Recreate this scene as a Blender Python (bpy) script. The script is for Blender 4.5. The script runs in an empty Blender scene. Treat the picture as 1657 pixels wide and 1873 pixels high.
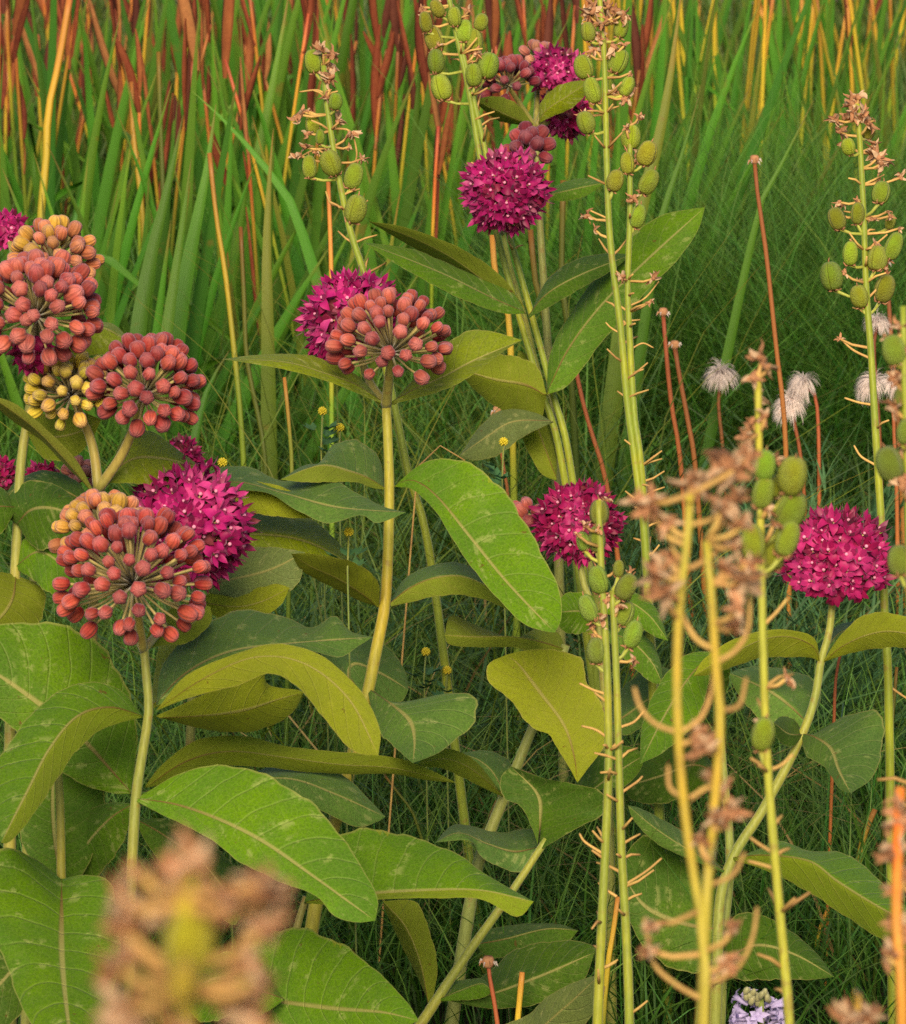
import bpy, math, random
import numpy as np
from mathutils import Vector as V, Matrix, Quaternion
random.seed(11)
R = random.Random(5)
scene = bpy.context.scene
COL = scene.collection
rad = math.radians

# ------------------------------------------------------------------ camera
PITCH = rad(12.0); K = 8100.0; CAMZ = 1.044
FWD = V((0, math.cos(PITCH), -math.sin(PITCH))); UP = V((0, math.sin(PITCH), math.cos(PITCH))); RT = V((1, 0, 0))
CAM = V((0, 0, CAMZ))
def P(px, py, d):
    return CAM + d * (FWD + RT * ((px - 828.5) / K) + UP * ((936.5 - py) / K))
def gpy(d):                       # picture height of the ground at depth d
    return 936.5 - K * (math.sin(PITCH) - CAMZ / d) / math.cos(PITCH)
def ground(px, d):
    p = P(px, gpy(d), d); p.z = 0.0
    return p
def pxm(d): return K / d
cd = bpy.data.cameras.new('camera'); cam = bpy.data.objects.new('camera', cd); COL.objects.link(cam)
cam.location = CAM; cam.rotation_euler = (math.pi / 2 - PITCH, 0, 0)
cd.sensor_fit = 'VERTICAL'; cd.sensor_height = 36.0; cd.lens = 36.0 * K / 1873.0
cd.clip_start = 0.05; cd.clip_end = 3000
cd.dof.use_dof = True; cd.dof.focus_distance = 3.05; cd.dof.aperture_fstop = cd.lens / 4.3
scene.camera = cam

# ------------------------------------------------------------------ light
SUN_EL, SUN_ROT = rad(31), rad(184)
w = bpy.data.worlds.new('World'); scene.world = w; w.use_nodes = True
nt = w.node_tree; sky = nt.nodes.new('ShaderNodeTexSky'); sky.sky_type = 'NISHITA'; sky.sun_disc = False
sky.sun_elevation = SUN_EL; sky.sun_rotation = SUN_ROT; sky.air_density = 1.0; sky.dust_density = 1.5; sky.ozone_density = 1.0
bg = nt.nodes['Background']; nt.links.new(sky.outputs[0], bg.inputs[0]); bg.inputs[1].default_value = 0.07
sl = bpy.data.lights.new('sun', 'SUN'); so = bpy.data.objects.new('sun', sl); COL.objects.link(so)
sl.energy = 3.2; sl.angle = rad(26); sl.color = (1.0, 0.83, 0.58)
sd = V((math.sin(SUN_ROT) * math.cos(SUN_EL), math.cos(SUN_ROT) * math.cos(SUN_EL), math.sin(SUN_EL)))
so.rotation_euler = sd.to_track_quat('Z', 'Y').to_euler(); so.location = (0, -3, 5)
scene.view_settings.view_transform = 'Standard'; scene.view_settings.look = 'None'
scene.view_settings.exposure = 0.80; scene.view_settings.gamma = 1.0
scene.render.engine = 'CYCLES'
scene.cycles.max_bounces = 6; scene.cycles.transparent_max_bounces = 4
scene.cycles.use_denoising = False

# ------------------------------------------------------------------ materials
class NT:
    def __init__(s, name):
        s.m = bpy.data.materials.new(name); s.m.use_nodes = True; s.t = s.m.node_tree
        s.b = s.t.nodes['Principled BSDF']; s.out = s.t.nodes['Material Output']
    def n(s, kind, **kw):
        x = s.t.nodes.new('ShaderNode' + kind)
        for k, v in kw.items(): setattr(x, k, v)
        return x
    def val(s, sock, v):
        if hasattr(v, 'is_output'): s.t.links.new(v, sock)
        else: sock.default_value = v
    def math(s, op, a, b=0.0, c=0.0, clamp=False):
        x = s.n('Math', operation=op, use_clamp=clamp)
        for i, v in enumerate((a, b, c)): s.val(x.inputs[i], v)
        return x.outputs[0]
    def mix(s, f, a, b, mode='MIX'):
        x = s.n('Mix', data_type='RGBA', blend_type=mode)
        s.val(x.inputs[0], f); s.val(x.inputs[6], a); s.val(x.inputs[7], b)
        return x.outputs[2]
    def noise(s, scale, detail=3.0, rough=.5, vec=None):
        x = s.n('TexNoise'); x.inputs['Scale'].default_value = scale; x.inputs['Detail'].default_value = detail; x.inputs['Roughness'].default_value = rough
        if vec is None: vec = s.n('TexCoord').outputs['Object']
        s.t.links.new(vec, x.inputs['Vector'])
        return x.outputs[0]
    def smooth(s, v, a, b, lo=0.0, hi=1.0):
        x = s.n('MapRange', interpolation_type='SMOOTHSTEP'); s.val(x.inputs[0], v)
        for i, q in enumerate((a, b, lo, hi)): x.inputs[i + 1].default_value = q
        return x.outputs[0]
    def ramp(s, f, stops):
        x = s.n('ValToRGB'); s.val(x.inputs[0], f); e = x.color_ramp.elements
        while len(e) < len(stops): e.new(.5)
        for el, (p, c) in zip(e, stops): el.position = p; el.color = c if len(c) == 4 else (*c, 1)
        return x.outputs[0]
    def hsv(s, col, h=.5, sat=1.0, v=1.0):
        x = s.n('HueSaturation'); s.val(x.inputs['Hue'], h); s.val(x.inputs['Saturation'], sat); s.val(x.inputs['Value'], v); s.val(x.inputs['Color'], col)
        return x.outputs[0]
    def bump(s, h, strength=.3, dist=.001):
        x = s.n('Bump'); x.inputs['Strength'].default_value = strength; x.inputs['Distance'].default_value = dist
        s.t.links.new(h, x.inputs['Height']); s.t.links.new(x.outputs[0], s.b.inputs['Normal'])
        return x.outputs[0]
    def finish(s, col, rough=.55, spec=.3, transl=0.0, tcol=None, sheen=0.0, sheen_col=(1, 1, 1, 1)):
        s.val(s.b.inputs['Base Color'], col); s.val(s.b.inputs['Roughness'], rough); s.b.inputs['Specular IOR Level'].default_value = spec
        if sheen:
            s.b.inputs['Sheen Weight'].default_value = sheen; s.b.inputs['Sheen Roughness'].default_value = .4; s.b.inputs['Sheen Tint'].default_value = sheen_col
        if transl:
            tr = s.n('BsdfTranslucent'); s.val(tr.inputs[0], tcol if tcol is not None else col)
            mx = s.n('MixShader'); mx.inputs[0].default_value = transl
            s.t.links.new(s.b.outputs[0], mx.inputs[1]); s.t.links.new(tr.outputs[0], mx.inputs[2]); s.t.links.new(mx.outputs[0], s.out.inputs[0])
        return s.m

def c4(r, g, b): return (r, g, b, 1.0)

def leaf_mat(name, lower):
    k = NT(name); uv = k.n('UVMap').outputs[0]; sp = k.n('SeparateXYZ'); k.t.links.new(uv, sp.inputs[0])
    u, v = sp.outputs[0], sp.outputs[1]
    oi = k.n('ObjectInfo'); base = oi.outputs['Color']; rnd = oi.outputs['Random']
    m = k.math('ABSOLUTE', k.math('MULTIPLY_ADD', v, 2.0, -1.0))
    warp = k.math('MULTIPLY', k.noise(35, 2), .35)
    x = k.math('SUBTRACT', k.math('ADD', k.math('MULTIPLY', u, 11.0), warp), k.math('MULTIPLY', k.math('POWER', m, 1.3), 1.7))
    fr = k.math('ABSOLUTE', k.math('SUBTRACT', k.math('FRACT', x), .5))
    side = k.smooth(fr, .0, .07, 1, 0)
    fine = k.n('TexVoronoi', feature='DISTANCE_TO_EDGE'); fine.inputs['Scale'].default_value = 260; k.t.links.new(k.n('TexCoord').outputs['Object'], fine.inputs['Vector'])
    net = k.smooth(fine.outputs['Distance'], 0, .12, 1, 0)
    mid = k.smooth(m, .02, .06, 1, 0)
    edge = k.smooth(m, .955, .99, 0, 1)
    n1 = k.noise(18, 4, .6); n2 = k.noise(700, 3, .65)
    col = k.mix(k.smooth(n1, .35, .7), base, k.hsv(base, .485, 1.08, 1.28))
    col = k.mix(k.math('MULTIPLY', k.smooth(n2, .4, .65), .5), col, k.hsv(base, .49, .95, .55))
    # pale mottling beside some veins
    mot = k.math('MULTIPLY', k.smooth(k.noise(65, 4, .7), .56, .63), k.smooth(fr, .08, .42, 1, .0))
    pale = k.mix(.55, k.hsv(base, .47, .8, 2.2), c4(.34, .34, .10))
    if lower:
        col = k.mix(.58, col, c4(.33, .35, .028)); pale = c4(.40, .38, .10)
        mot = k.math('MULTIPLY', mot, .15)
    col = k.mix(k.math('MULTIPLY', net, .12), col, pale)
    col = k.mix(k.math('MULTIPLY', k.math('MULTIPLY', side, k.smooth(k.noise(40, 3, .6), .2, .5)), .26 if not lower else .22), col, pale)
    col = k.mix(k.math('MULTIPLY', mot, .62), col, pale)
    ribc = k.mix(k.smooth(u, .02, .45), c4(.20, .065, .035), c4(.42, .38, .13))
    col = k.mix(k.math('MULTIPLY', k.math('MAXIMUM', mid, k.math('MULTIPLY', edge, .6)), .75), col, k.mix(edge, ribc, c4(.40, .36, .12)))
    # a brown spot or a chewed blemish here and there
    spot = k.math('MAXIMUM', k.smooth(k.noise(90, 3, .6), .70, .73), k.math('MULTIPLY', k.smooth(k.math('ADD', m, k.math('MULTIPLY', k.noise(60, 3, .6), .5)), 1.30, 1.36), .7))
    col = k.mix(k.math('MULTIPLY', spot, .7), col, c4(.16, .08, .02))
    h = k.math('ADD', k.math('MULTIPLY', side, -1.0 if not lower else .9), k.math('MULTIPLY', n2, .5))
    h = k.math('ADD', h, k.math('MULTIPLY', mid, -1.2 if not lower else 2.0))
    k.bump(h, .45, .0012)
    return k.finish(col, .6 if not lower else .75, .2 if not lower else .12, .40 if not lower else .50, k.hsv(col, .48, 1.15, 1.6 if not lower else 2.5), .05, c4(1, 1, .9))
M = {}
M['leaf_u'] = leaf_mat('milkweed_leaf_upper', False); M['leaf_l'] = leaf_mat('milkweed_leaf_lower', True)

def plain(name, col=None, var=.35, scale=60, rough=.6, spec=.25, transl=0.0, sheen=0.0, sheen_col=c4(1, 1, 1), hue=.03, bump=0.0, spots=None):
    k = NT(name); oi = k.n('ObjectInfo'); base = c4(*col) if col else oi.outputs['Color']
    n1 = k.noise(scale, 4, .6); n2 = k.noise(scale * 6, 3, .6)
    c = k.hsv(base, k.math('MULTIPLY_ADD', n1, 2 * hue, .5 - hue), 1.0, k.math('MULTIPLY_ADD', n1, 2 * var, 1 - var))
    c = k.hsv(c, .5, 1.0, k.math('MULTIPLY_ADD', n2, .5, .75))
    c = k.hsv(c, .5, 1.0, k.math('MULTIPLY_ADD', oi.outputs['Random'], .36, .82))
    if spots: c = k.mix(k.math('MULTIPLY', k.smooth(k.noise(spots[1], 3, .6), spots[2], spots[2] + .08), .8), c, c4(*spots[0]))
    if bump: k.bump(n2, bump, .0008)
    return k.finish(c, rough, spec, transl, None, sheen, sheen_col)
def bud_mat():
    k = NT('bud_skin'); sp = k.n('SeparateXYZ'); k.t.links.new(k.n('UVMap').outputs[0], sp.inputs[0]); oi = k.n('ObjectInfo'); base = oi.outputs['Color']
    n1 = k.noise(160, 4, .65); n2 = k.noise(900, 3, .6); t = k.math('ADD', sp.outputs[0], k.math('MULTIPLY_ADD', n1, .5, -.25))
    c = k.mix(k.smooth(t, .05, .55), k.hsv(base, .49, 1.15, .55), base); c = k.mix(k.math('MULTIPLY', k.smooth(t, .55, 1.0), .45), c, k.hsv(k.mix(.25, base, c4(.40, .22, .22)), .49, .85, 1.35))  # outer end lightened towards mauve: the sky's reflection painted into the bud colour
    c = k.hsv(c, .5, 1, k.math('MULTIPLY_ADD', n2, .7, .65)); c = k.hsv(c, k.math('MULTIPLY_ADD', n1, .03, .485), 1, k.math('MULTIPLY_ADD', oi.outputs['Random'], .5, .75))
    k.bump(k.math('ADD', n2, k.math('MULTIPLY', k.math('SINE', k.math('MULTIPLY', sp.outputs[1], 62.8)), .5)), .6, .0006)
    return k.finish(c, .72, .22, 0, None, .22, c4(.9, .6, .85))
M['bud'] = bud_mat()
M['pedicel'] = plain('pedicel', (.34, .27, .10), .25, 50, .7, .2, 0, .2)
M['petal'] = plain('petal_deep', None, .35, 120, .5, .25, .25, .10, c4(1, .6, .9), .012)
M['hood'] = plain('petal_hood', None, .45, 150, .45, .3, .3, .25, c4(1, .7, .95), .012)
M['eye'] = plain('flower_eye', (.62, .24, .36), .15, 200, .5)
M['pod_old'] = plain('pod_skin', None, .28, 130, .45, .35, .12, .1, c4(1, 1, .8), .02, .5, ((.19, .09, .025), 160, .64))
def pod_mat():
    k = NT('pod_skin'); sp = k.n('SeparateXYZ'); k.t.links.new(k.n('UVMap').outputs[0], sp.inputs[0]); oi = k.n('ObjectInfo'); base = oi.outputs['Color']
    n1 = k.noise(3.5, 4, .65); n2 = k.noise(16, 4, .7)
    seam = k.smooth(k.math('ABSOLUTE', k.math('SUBTRACT', k.math('FRACT', k.math('ADD', k.math('MULTIPLY', sp.outputs[1], 3.0), .5)), .5)), .0, .05, 1, 0)
    c = k.hsv(base, k.math('MULTIPLY_ADD', n1, .05, .475), 1, k.math('MULTIPLY_ADD', n1, .8, .62)); c = k.hsv(c, .5, 1, k.math('MULTIPLY_ADD', n2, .4, .8)); c = k.hsv(c, .5, 1, k.math('MULTIPLY_ADD', oi.outputs['Random'], .5, .75))
    c = k.mix(k.math('MULTIPLY', seam, .45), c, c4(.10, .09, .015)); c = k.mix(k.math('MULTIPLY', k.smooth(k.math('ADD', sp.outputs[0], k.math('MULTIPLY', n1, -.35)), .02, -.10), .7), c, c4(.22, .11, .025))
    c = k.mix(k.math('MULTIPLY', k.smooth(n2, .62, .70), .55), c, c4(.20, .11, .03))
    k.bump(k.math('ADD', n2, k.math('MULTIPLY', seam, -1.5)), .5, .03)
    return k.finish(c, .5, .3, .12, None, .1, c4(1, 1, .8))
M['pod'] = pod_mat()
M['dry'] = plain('dry_petal', (.50, .245, .125), .55, 110, .8, .15, .3, 0, c4(1, 1, 1), .02, .4)
M['drypale'] = plain('dry_petal_pale', (.62, .42, .26), .45, 110, .8, .15, .3)
M['withered'] = plain('withered_pedicel', (.46, .28, .09), .4, 60, .7, .2)
M['hair'] = plain('plume_hair', (.72, .62, .58), .25, 60, .6, .2, .35)
M['yellow'] = plain('yellow_petals', (.62, .50, .03), .3, 300, .6)
M['lav'] = plain('lavender_petals', (.50, .42, .68), .25, 150, .6, .2, .3)
M['ferny'] = plain('ferny_leaf', (.085, .20, .075), .4, 40, .6, .25, .3)
M['rust'] = plain('rust_bract', None, .5, 60, .75, .15, .25, 0, c4(1, 1, 1), .015)
M['soil'] = plain('soil', (.035, .028, .016), .5, 9, .95, .1, 0, 0, c4(1, 1, 1), .02, .6)
M['path'] = plain('path_gravel', (.36, .25, .21), .3, 14, .9, .1, 0, 0, c4(1, 1, 1), .01, .5)

def stem_mat():
    k = NT('stem_skin'); oi = k.n('ObjectInfo'); base = oi.outputs['Color']
    tc = k.n('TexCoord').outputs['Object']; mp = k.n('Mapping'); mp.inputs['Scale'].default_value = (1, 1, .06); k.t.links.new(tc, mp.inputs[0])
    streak = k.noise(600, 3, .6, mp.outputs[0]); n1 = k.noise(14, 4, .6); n2 = k.noise(120, 3)
    col = k.mix(k.smooth(n1, .4, .72), base, k.hsv(base, .465, 1.05, 1.25))
    col = k.hsv(col, .5, 1, k.math('MULTIPLY_ADD', streak, .9, .55))
    col = k.mix(k.math('MULTIPLY', k.smooth(n2, .60, .70), .5), col, c4(.22, .13, .03))
    k.bump(streak, .35, .0008)
    return k.finish(col, .5, .35, 0, None, .25, c4(1, 1, .85))
M['stem'] = stem_mat()

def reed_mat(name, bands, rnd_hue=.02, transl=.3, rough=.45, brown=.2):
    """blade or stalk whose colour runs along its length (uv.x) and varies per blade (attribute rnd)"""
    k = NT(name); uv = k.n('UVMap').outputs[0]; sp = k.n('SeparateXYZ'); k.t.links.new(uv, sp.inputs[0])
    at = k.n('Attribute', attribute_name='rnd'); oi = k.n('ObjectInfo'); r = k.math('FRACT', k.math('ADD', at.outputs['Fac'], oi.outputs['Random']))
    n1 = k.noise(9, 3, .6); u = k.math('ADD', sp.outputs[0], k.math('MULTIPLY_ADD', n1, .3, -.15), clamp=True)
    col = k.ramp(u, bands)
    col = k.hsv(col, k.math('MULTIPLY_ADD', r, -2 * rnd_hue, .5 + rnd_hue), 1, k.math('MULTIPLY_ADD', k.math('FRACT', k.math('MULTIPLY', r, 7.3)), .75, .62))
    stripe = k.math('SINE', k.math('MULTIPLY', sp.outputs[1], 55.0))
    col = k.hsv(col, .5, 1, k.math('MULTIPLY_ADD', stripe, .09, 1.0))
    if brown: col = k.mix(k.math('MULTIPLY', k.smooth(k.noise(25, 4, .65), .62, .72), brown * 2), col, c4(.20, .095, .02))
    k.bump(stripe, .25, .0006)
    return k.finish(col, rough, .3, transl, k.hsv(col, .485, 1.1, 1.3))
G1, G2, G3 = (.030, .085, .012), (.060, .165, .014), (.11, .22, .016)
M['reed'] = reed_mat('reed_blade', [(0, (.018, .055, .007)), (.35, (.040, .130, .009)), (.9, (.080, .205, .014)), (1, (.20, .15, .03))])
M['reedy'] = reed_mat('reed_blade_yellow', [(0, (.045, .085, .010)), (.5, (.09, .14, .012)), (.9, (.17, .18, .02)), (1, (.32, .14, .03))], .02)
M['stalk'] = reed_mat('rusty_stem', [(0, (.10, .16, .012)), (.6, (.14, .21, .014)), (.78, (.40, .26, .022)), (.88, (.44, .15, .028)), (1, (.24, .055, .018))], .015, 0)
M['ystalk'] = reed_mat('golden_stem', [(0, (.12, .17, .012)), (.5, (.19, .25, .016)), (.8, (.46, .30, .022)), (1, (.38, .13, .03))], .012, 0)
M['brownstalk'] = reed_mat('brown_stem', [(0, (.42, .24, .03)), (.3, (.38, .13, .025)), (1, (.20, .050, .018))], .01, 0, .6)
M['grass'] = reed_mat('grass_blade', [(0, (.012, .038, .006)), (.5, (.042, .135, .013)), (1, (.10, .21, .028))], .02, .25, .5, .12)  # roots coloured darker to paint in the shade of the gaps between blades
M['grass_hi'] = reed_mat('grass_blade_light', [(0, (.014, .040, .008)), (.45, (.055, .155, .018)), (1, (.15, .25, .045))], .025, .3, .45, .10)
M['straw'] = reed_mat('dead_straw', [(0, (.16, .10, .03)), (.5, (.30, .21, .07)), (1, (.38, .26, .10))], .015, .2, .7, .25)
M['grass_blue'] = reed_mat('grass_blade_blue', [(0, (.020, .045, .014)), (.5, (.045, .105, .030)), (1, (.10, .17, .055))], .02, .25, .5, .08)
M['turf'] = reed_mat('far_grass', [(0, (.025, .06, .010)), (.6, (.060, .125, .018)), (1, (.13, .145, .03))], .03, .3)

# ------------------------------------------------------------------ mesh builder
class MB:
    def __init__(s): s.v = []; s.f = []; s.m = []; s.uv = []; s.r = []
    def add(s, verts, faces, mat=0, uvs=None, rnd=0.0):
        o = len(s.v); s.v.extend(verts); s.f.extend([tuple(i + o for i in f) for f in faces])
        s.m.extend(mat if isinstance(mat, list) else [mat] * len(faces)); s.uv.extend(uvs if uvs else [(0, 0)] * len(verts)); s.r.extend([rnd] * len(verts))
    def mesh(s, name, mats, origin=V((0, 0, 0))):
        me = bpy.data.meshes.new(name); me.from_pydata([tuple(V(q) - origin) for q in s.v], [], s.f)
        for q in mats: me.materials.append(M[q])
        me.polygons.foreach_set('material_index', s.m); me.polygons.foreach_set('use_smooth', [True] * len(s.f))
        ul = me.uv_layers.new(name='UVMap'); li = np.zeros(len(me.loops), dtype=np.int32); me.loops.foreach_get('vertex_index', li)
        ul.data.foreach_set('uv', np.array(s.uv, dtype=np.float32)[li].ravel())
        a = me.attributes.new('rnd', 'FLOAT', 'POINT'); a.data.foreach_set('value', np.array(s.r, dtype=np.float32))
        me.update(); return me
def link(name, me, parent=None, loc=V((0, 0, 0)), color=None, rot=None, scale=None):
    o = bpy.data.objects.new(name, me); COL.objects.link(o); o.location = loc
    if parent: o.parent = parent
    if color: o.color = (*color, 1)
    if rot is not None: o.rotation_mode = 'QUATERNION'; o.rotation_quaternion = rot
    if scale is not None: o.scale = (scale,) * 3 if not hasattr(scale, '__len__') else scale
    return o
def thing(name, label, cat, loc, group=None):
    o = bpy.data.objects.new(name, None); COL.objects.link(o); o.location = loc; o.empty_display_size = .02
    o['label'] = label; o['category'] = cat
    if group: o['group'] = group
    return o

def crom(pts, n):
    """Catmull-Rom through pts (tuples), n+1 samples even in arc length"""
    pts = [np.array(p, float) for p in pts]
    if len(pts) == 2: return [pts[0] + (pts[1] - pts[0]) * i / n for i in range(n + 1)]
    ext = [2 * pts[0] - pts[1]] + pts + [2 * pts[-1] - pts[-2]]; dense = []
    for i in range(1, len(ext) - 2):
        a, b, c, d = ext[i - 1:i + 3]
        for j in range(14):
            t = j / 14; dense.append(.5 * ((2 * b) + (c - a) * t + (2 * a - 5 * b + 4 * c - d) * t * t + (3 * b - a - 3 * c + d) * t ** 3))
    dense.append(pts[-1]); D = np.array(dense); L = np.r_[0, np.cumsum(np.linalg.norm(np.diff(D, axis=0), axis=1))]
    if L[-1] < 1e-9: return [pts[0]] * (n + 1)
    s = np.linspace(0, L[-1], n + 1)
    return list(np.stack([np.interp(s, L, D[:, k]) for k in range(D.shape[1])], 1))

def tube(mb, pts, radii, n=8, mat=0, rnd=0.0, u0=0.0, u1=1.0, wob=0.0):
    pts = [V(p) for p in pts]; N = len(pts); verts = []; uvs = []; faces = []
    t0 = (pts[1] - pts[0]).normalized(); a = t0.orthogonal().normalized()
    for i, p in enumerate(pts):
        t = (pts[min(i + 1, N - 1)] - pts[max(i - 1, 0)]).normalized()
        a = (a - t * a.dot(t)).normalized(); b = t.cross(a)
        r = radii[i] if hasattr(radii, '__len__') else radii
        r *= 1 + wob * R.uniform(-1, 1)
        for j in range(n):
            an = 2 * math.pi * j / n; verts.append(p + (a * math.cos(an) + b * math.sin(an)) * r); uvs.append((u0 + (u1 - u0) * i / (N - 1), j / n))
    for i in range(N - 1):
        for j in range(n):
            k = (j + 1) % n; faces.append((i * n + j, i * n + k, (i + 1) * n + k, (i + 1) * n + j))
    faces.append(tuple(range(n))[::-1]); faces.append(tuple((N - 1) * n + j for j in range(n)))
    mb.add(verts, faces, mat, uvs, rnd)

def ball(mb, c, axis, ra, rb, mat=0, nu=9, nv=7, prof=None, ribs=0, ribamp=0.0, rnd=0.0):
    """ovoid about c, long half-axis ra along axis; prof(t in 0..1) multiplies the radius"""
    axis = V(axis).normalized(); a = axis.orthogonal().normalized(); b = axis.cross(a); c = V(c); verts = []; faces = []; uvs = []
    for i in range(nv + 1):
        t = i / nv; th = math.pi * t; z = -math.cos(th) * ra; r = math.sin(th) * rb
        if prof: r = rb * prof(t)
        for j in range(nu):
            an = 2 * math.pi * j / nu; rr = r * (1 + ribamp * math.cos(ribs * an)) if ribs else r
            verts.append(c + axis * z + (a * math.cos(an) + b * math.sin(an)) * max(rr, 1e-5)); uvs.append((t, j / nu))
    for i in range(nv):
        for j in range(nu):
            k = (j + 1) % nu; faces.append((i * nu + j, i * nu + k, (i + 1) * nu + k, (i + 1) * nu + j))
    mb.add(verts, faces, mat, uvs, rnd)

def blade(mb, pts, width, side, fold=.25, mat=0, rnd=0.0, tip=1.6, base=.75):
    """long grass-like leaf with a keel: three vertices across, tapering to a point"""
    pts = [V(p) for p in pts]; N = len(pts); verts = []; uvs = []; faces = []; side = V(side)
    for i, p in enumerate(pts):
        t = i / (N - 1); tg = (pts[min(i + 1, N - 1)] - pts[max(i - 1, 0)]).normalized(); s = (side - tg * side.dot(tg)).normalized(); nn = tg.cross(s)
        w_ = width * .5 * (base + (1 - base) * min(1, t * 3)) * max(1 - t ** (2.6 * tip), .02)
        verts += [p - s * w_ + nn * w_ * fold, p - nn * w_ * fold, p + s * w_ + nn * w_ * fold]; uvs += [(t, 0), (t, .5), (t, 1)]
    for i in range(N - 1):
        for j in (0, 1): faces.append((i * 3 + j, i * 3 + j + 1, i * 3 + 4 + j, i * 3 + 3 + j))
    mb.add(verts, faces, mat, uvs, rnd)

# ------------------------------------------------------------------ setting
def sheet(name, x0, x1, y0, y1, z, mat, nx=1, ny=1, amp=0.0):
    mb = MB(); vs = []; fs = []
    for j in range(ny + 1):
        for i in range(nx + 1): vs.append((x0 + (x1 - x0) * i / nx, y0 + (y1 - y0) * j / ny, z))
    for j in range(ny):
        for i in range(nx): a = j * (nx + 1) + i; fs.append((a, a + 1, a + nx + 2, a + nx + 1))
    mb.add(vs, fs); o = link(name, mb.mesh(name, [mat])); o['kind'] = 'structure'; return o
sheet('ground', -400, 400, -200, 900, 0, 'soil')
sheet('path', -60, 60, 10.9, 13.4, .004, 'path')

# ------------------------------------------------------------------ grass as stuff
def grass(name, n, px_rng, d_rng, h_rng, width, mat, lean=(.1, .6), seed=1, bend=1.0, azim=None, seg=6, clumps=None, label=None):
    g = np.random.default_rng(seed)
    if clumps is None:
        d = np.sqrt(g.uniform(d_rng[0] ** 2, d_rng[1] ** 2, n)); px = g.uniform(px_rng[0], px_rng[1], n)
        x = (px - 828.5) / K * d; y = d * math.cos(PITCH) ** 1 + (CAMZ - d * math.sin(PITCH)) * math.tan(PITCH)
    else:
        ci = g.integers(0, len(clumps), n); cc = np.array(clumps)[ci]; x = cc[:, 0] + g.normal(0, cc[:, 2], n); y = cc[:, 1] + g.normal(0, cc[:, 2], n)
    h = g.uniform(h_rng[0], h_rng[1], n) * g.uniform(.75, 1.1, n); az = g.uniform(0, 2 * np.pi, n) if azim is None else g.normal(azim[0], azim[1], n)
    ln = g.uniform(lean[0], lean[1], n); dx, dy = np.cos(az), np.sin(az); fz = g.uniform(0, np.pi, n); sx, sy = np.cos(fz), np.sin(fz)
    t = np.linspace(0, 1, seg + 1)[None, :]; hor = (ln * h)[:, None] * (t * .35 + .65 * t ** 2.2 * bend); ver = h[:, None] * (t - (.42 * np.minimum(ln * bend, 1.3))[:, None] * t ** 2.4)
    k1 = g.normal(0, .03, n)[:, None] * h[:, None] * np.sin(t * 5 + g.uniform(0, 6, n)[:, None])
    cx = x[:, None] + hor * dx[:, None] + k1 * sx[:, None]; cy = y[:, None] + hor * dy[:, None] + k1 * sy[:, None]; cz = ver - .01
    wd = width * g.uniform(.6, 1.3, n)[:, None] * .5 * np.maximum(1 - t ** 3, .05)
    A = np.stack([cx - sx[:, None] * wd, cy - sy[:, None] * wd, cz], -1); B = np.stack([cx + sx[:, None] * wd, cy + sy[:, None] * wd, cz], -1)
    vs = np.stack([A, B], 2).reshape(-1, 3); per = 2 * (seg + 1); b0 = (np.arange(n) * per)[:, None]; i = np.arange(seg)[None, :] * 2
    q = np.stack([b0 + i, b0 + i + 1, b0 + i + 3, b0 + i + 2], -1).reshape(-1, 4)
    me = bpy.data.meshes.new(name); me.vertices.add(len(vs)); me.vertices.foreach_set('co', vs.astype(np.float32).ravel())
    me.loops.add(q.size); me.loops.foreach_set('vertex_index', q.astype(np.int32).ravel()); me.polygons.add(len(q)); me.polygons.foreach_set('loop_start', (np.arange(len(q)) * 4).astype(np.int32))
    me.update(calc_edges=True)
    uvv = np.stack([np.repeat(np.tile(t[0], n), 2), np.tile([0.0, 1.0], n * (seg + 1))], 1)
    me.uv_layers.new(name='UVMap').data.foreach_set('uv', uvv[q.ravel()].astype(np.float32).ravel())
    me.attributes.new('rnd', 'FLOAT', 'POINT').data.foreach_set('value', np.repeat(g.uniform(0, 1, n), per).astype(np.float32))
    me.polygons.foreach_set('use_smooth', [True] * len(q)); me.materials.append(M[mat]); me.update()
    o = link(name, me); o['kind'] = 'stuff'; o['label'] = label or name; o['category'] = 'grass'
    return o
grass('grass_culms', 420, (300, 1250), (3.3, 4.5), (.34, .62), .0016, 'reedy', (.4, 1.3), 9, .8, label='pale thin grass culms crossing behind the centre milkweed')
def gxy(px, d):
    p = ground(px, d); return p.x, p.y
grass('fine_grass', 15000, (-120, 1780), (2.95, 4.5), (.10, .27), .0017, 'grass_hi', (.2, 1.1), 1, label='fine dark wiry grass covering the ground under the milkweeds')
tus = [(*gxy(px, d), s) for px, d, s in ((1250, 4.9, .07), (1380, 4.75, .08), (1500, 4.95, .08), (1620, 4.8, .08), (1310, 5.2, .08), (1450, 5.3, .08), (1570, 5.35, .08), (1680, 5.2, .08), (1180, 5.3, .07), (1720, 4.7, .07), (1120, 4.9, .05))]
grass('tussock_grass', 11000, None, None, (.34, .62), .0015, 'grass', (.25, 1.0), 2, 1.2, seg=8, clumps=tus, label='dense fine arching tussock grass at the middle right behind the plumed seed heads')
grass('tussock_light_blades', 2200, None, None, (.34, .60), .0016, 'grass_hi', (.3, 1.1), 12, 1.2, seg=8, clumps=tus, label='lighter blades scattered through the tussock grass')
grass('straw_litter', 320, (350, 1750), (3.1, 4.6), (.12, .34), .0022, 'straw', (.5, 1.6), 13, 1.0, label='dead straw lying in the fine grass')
grass('low_meadow_grass', 7000, (-200, 1200), (4.3, 5.6), (.2, .42), .0022, 'grass', (.15, .8), 3, label='dark low grass filling in between the broad green blades')
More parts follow.
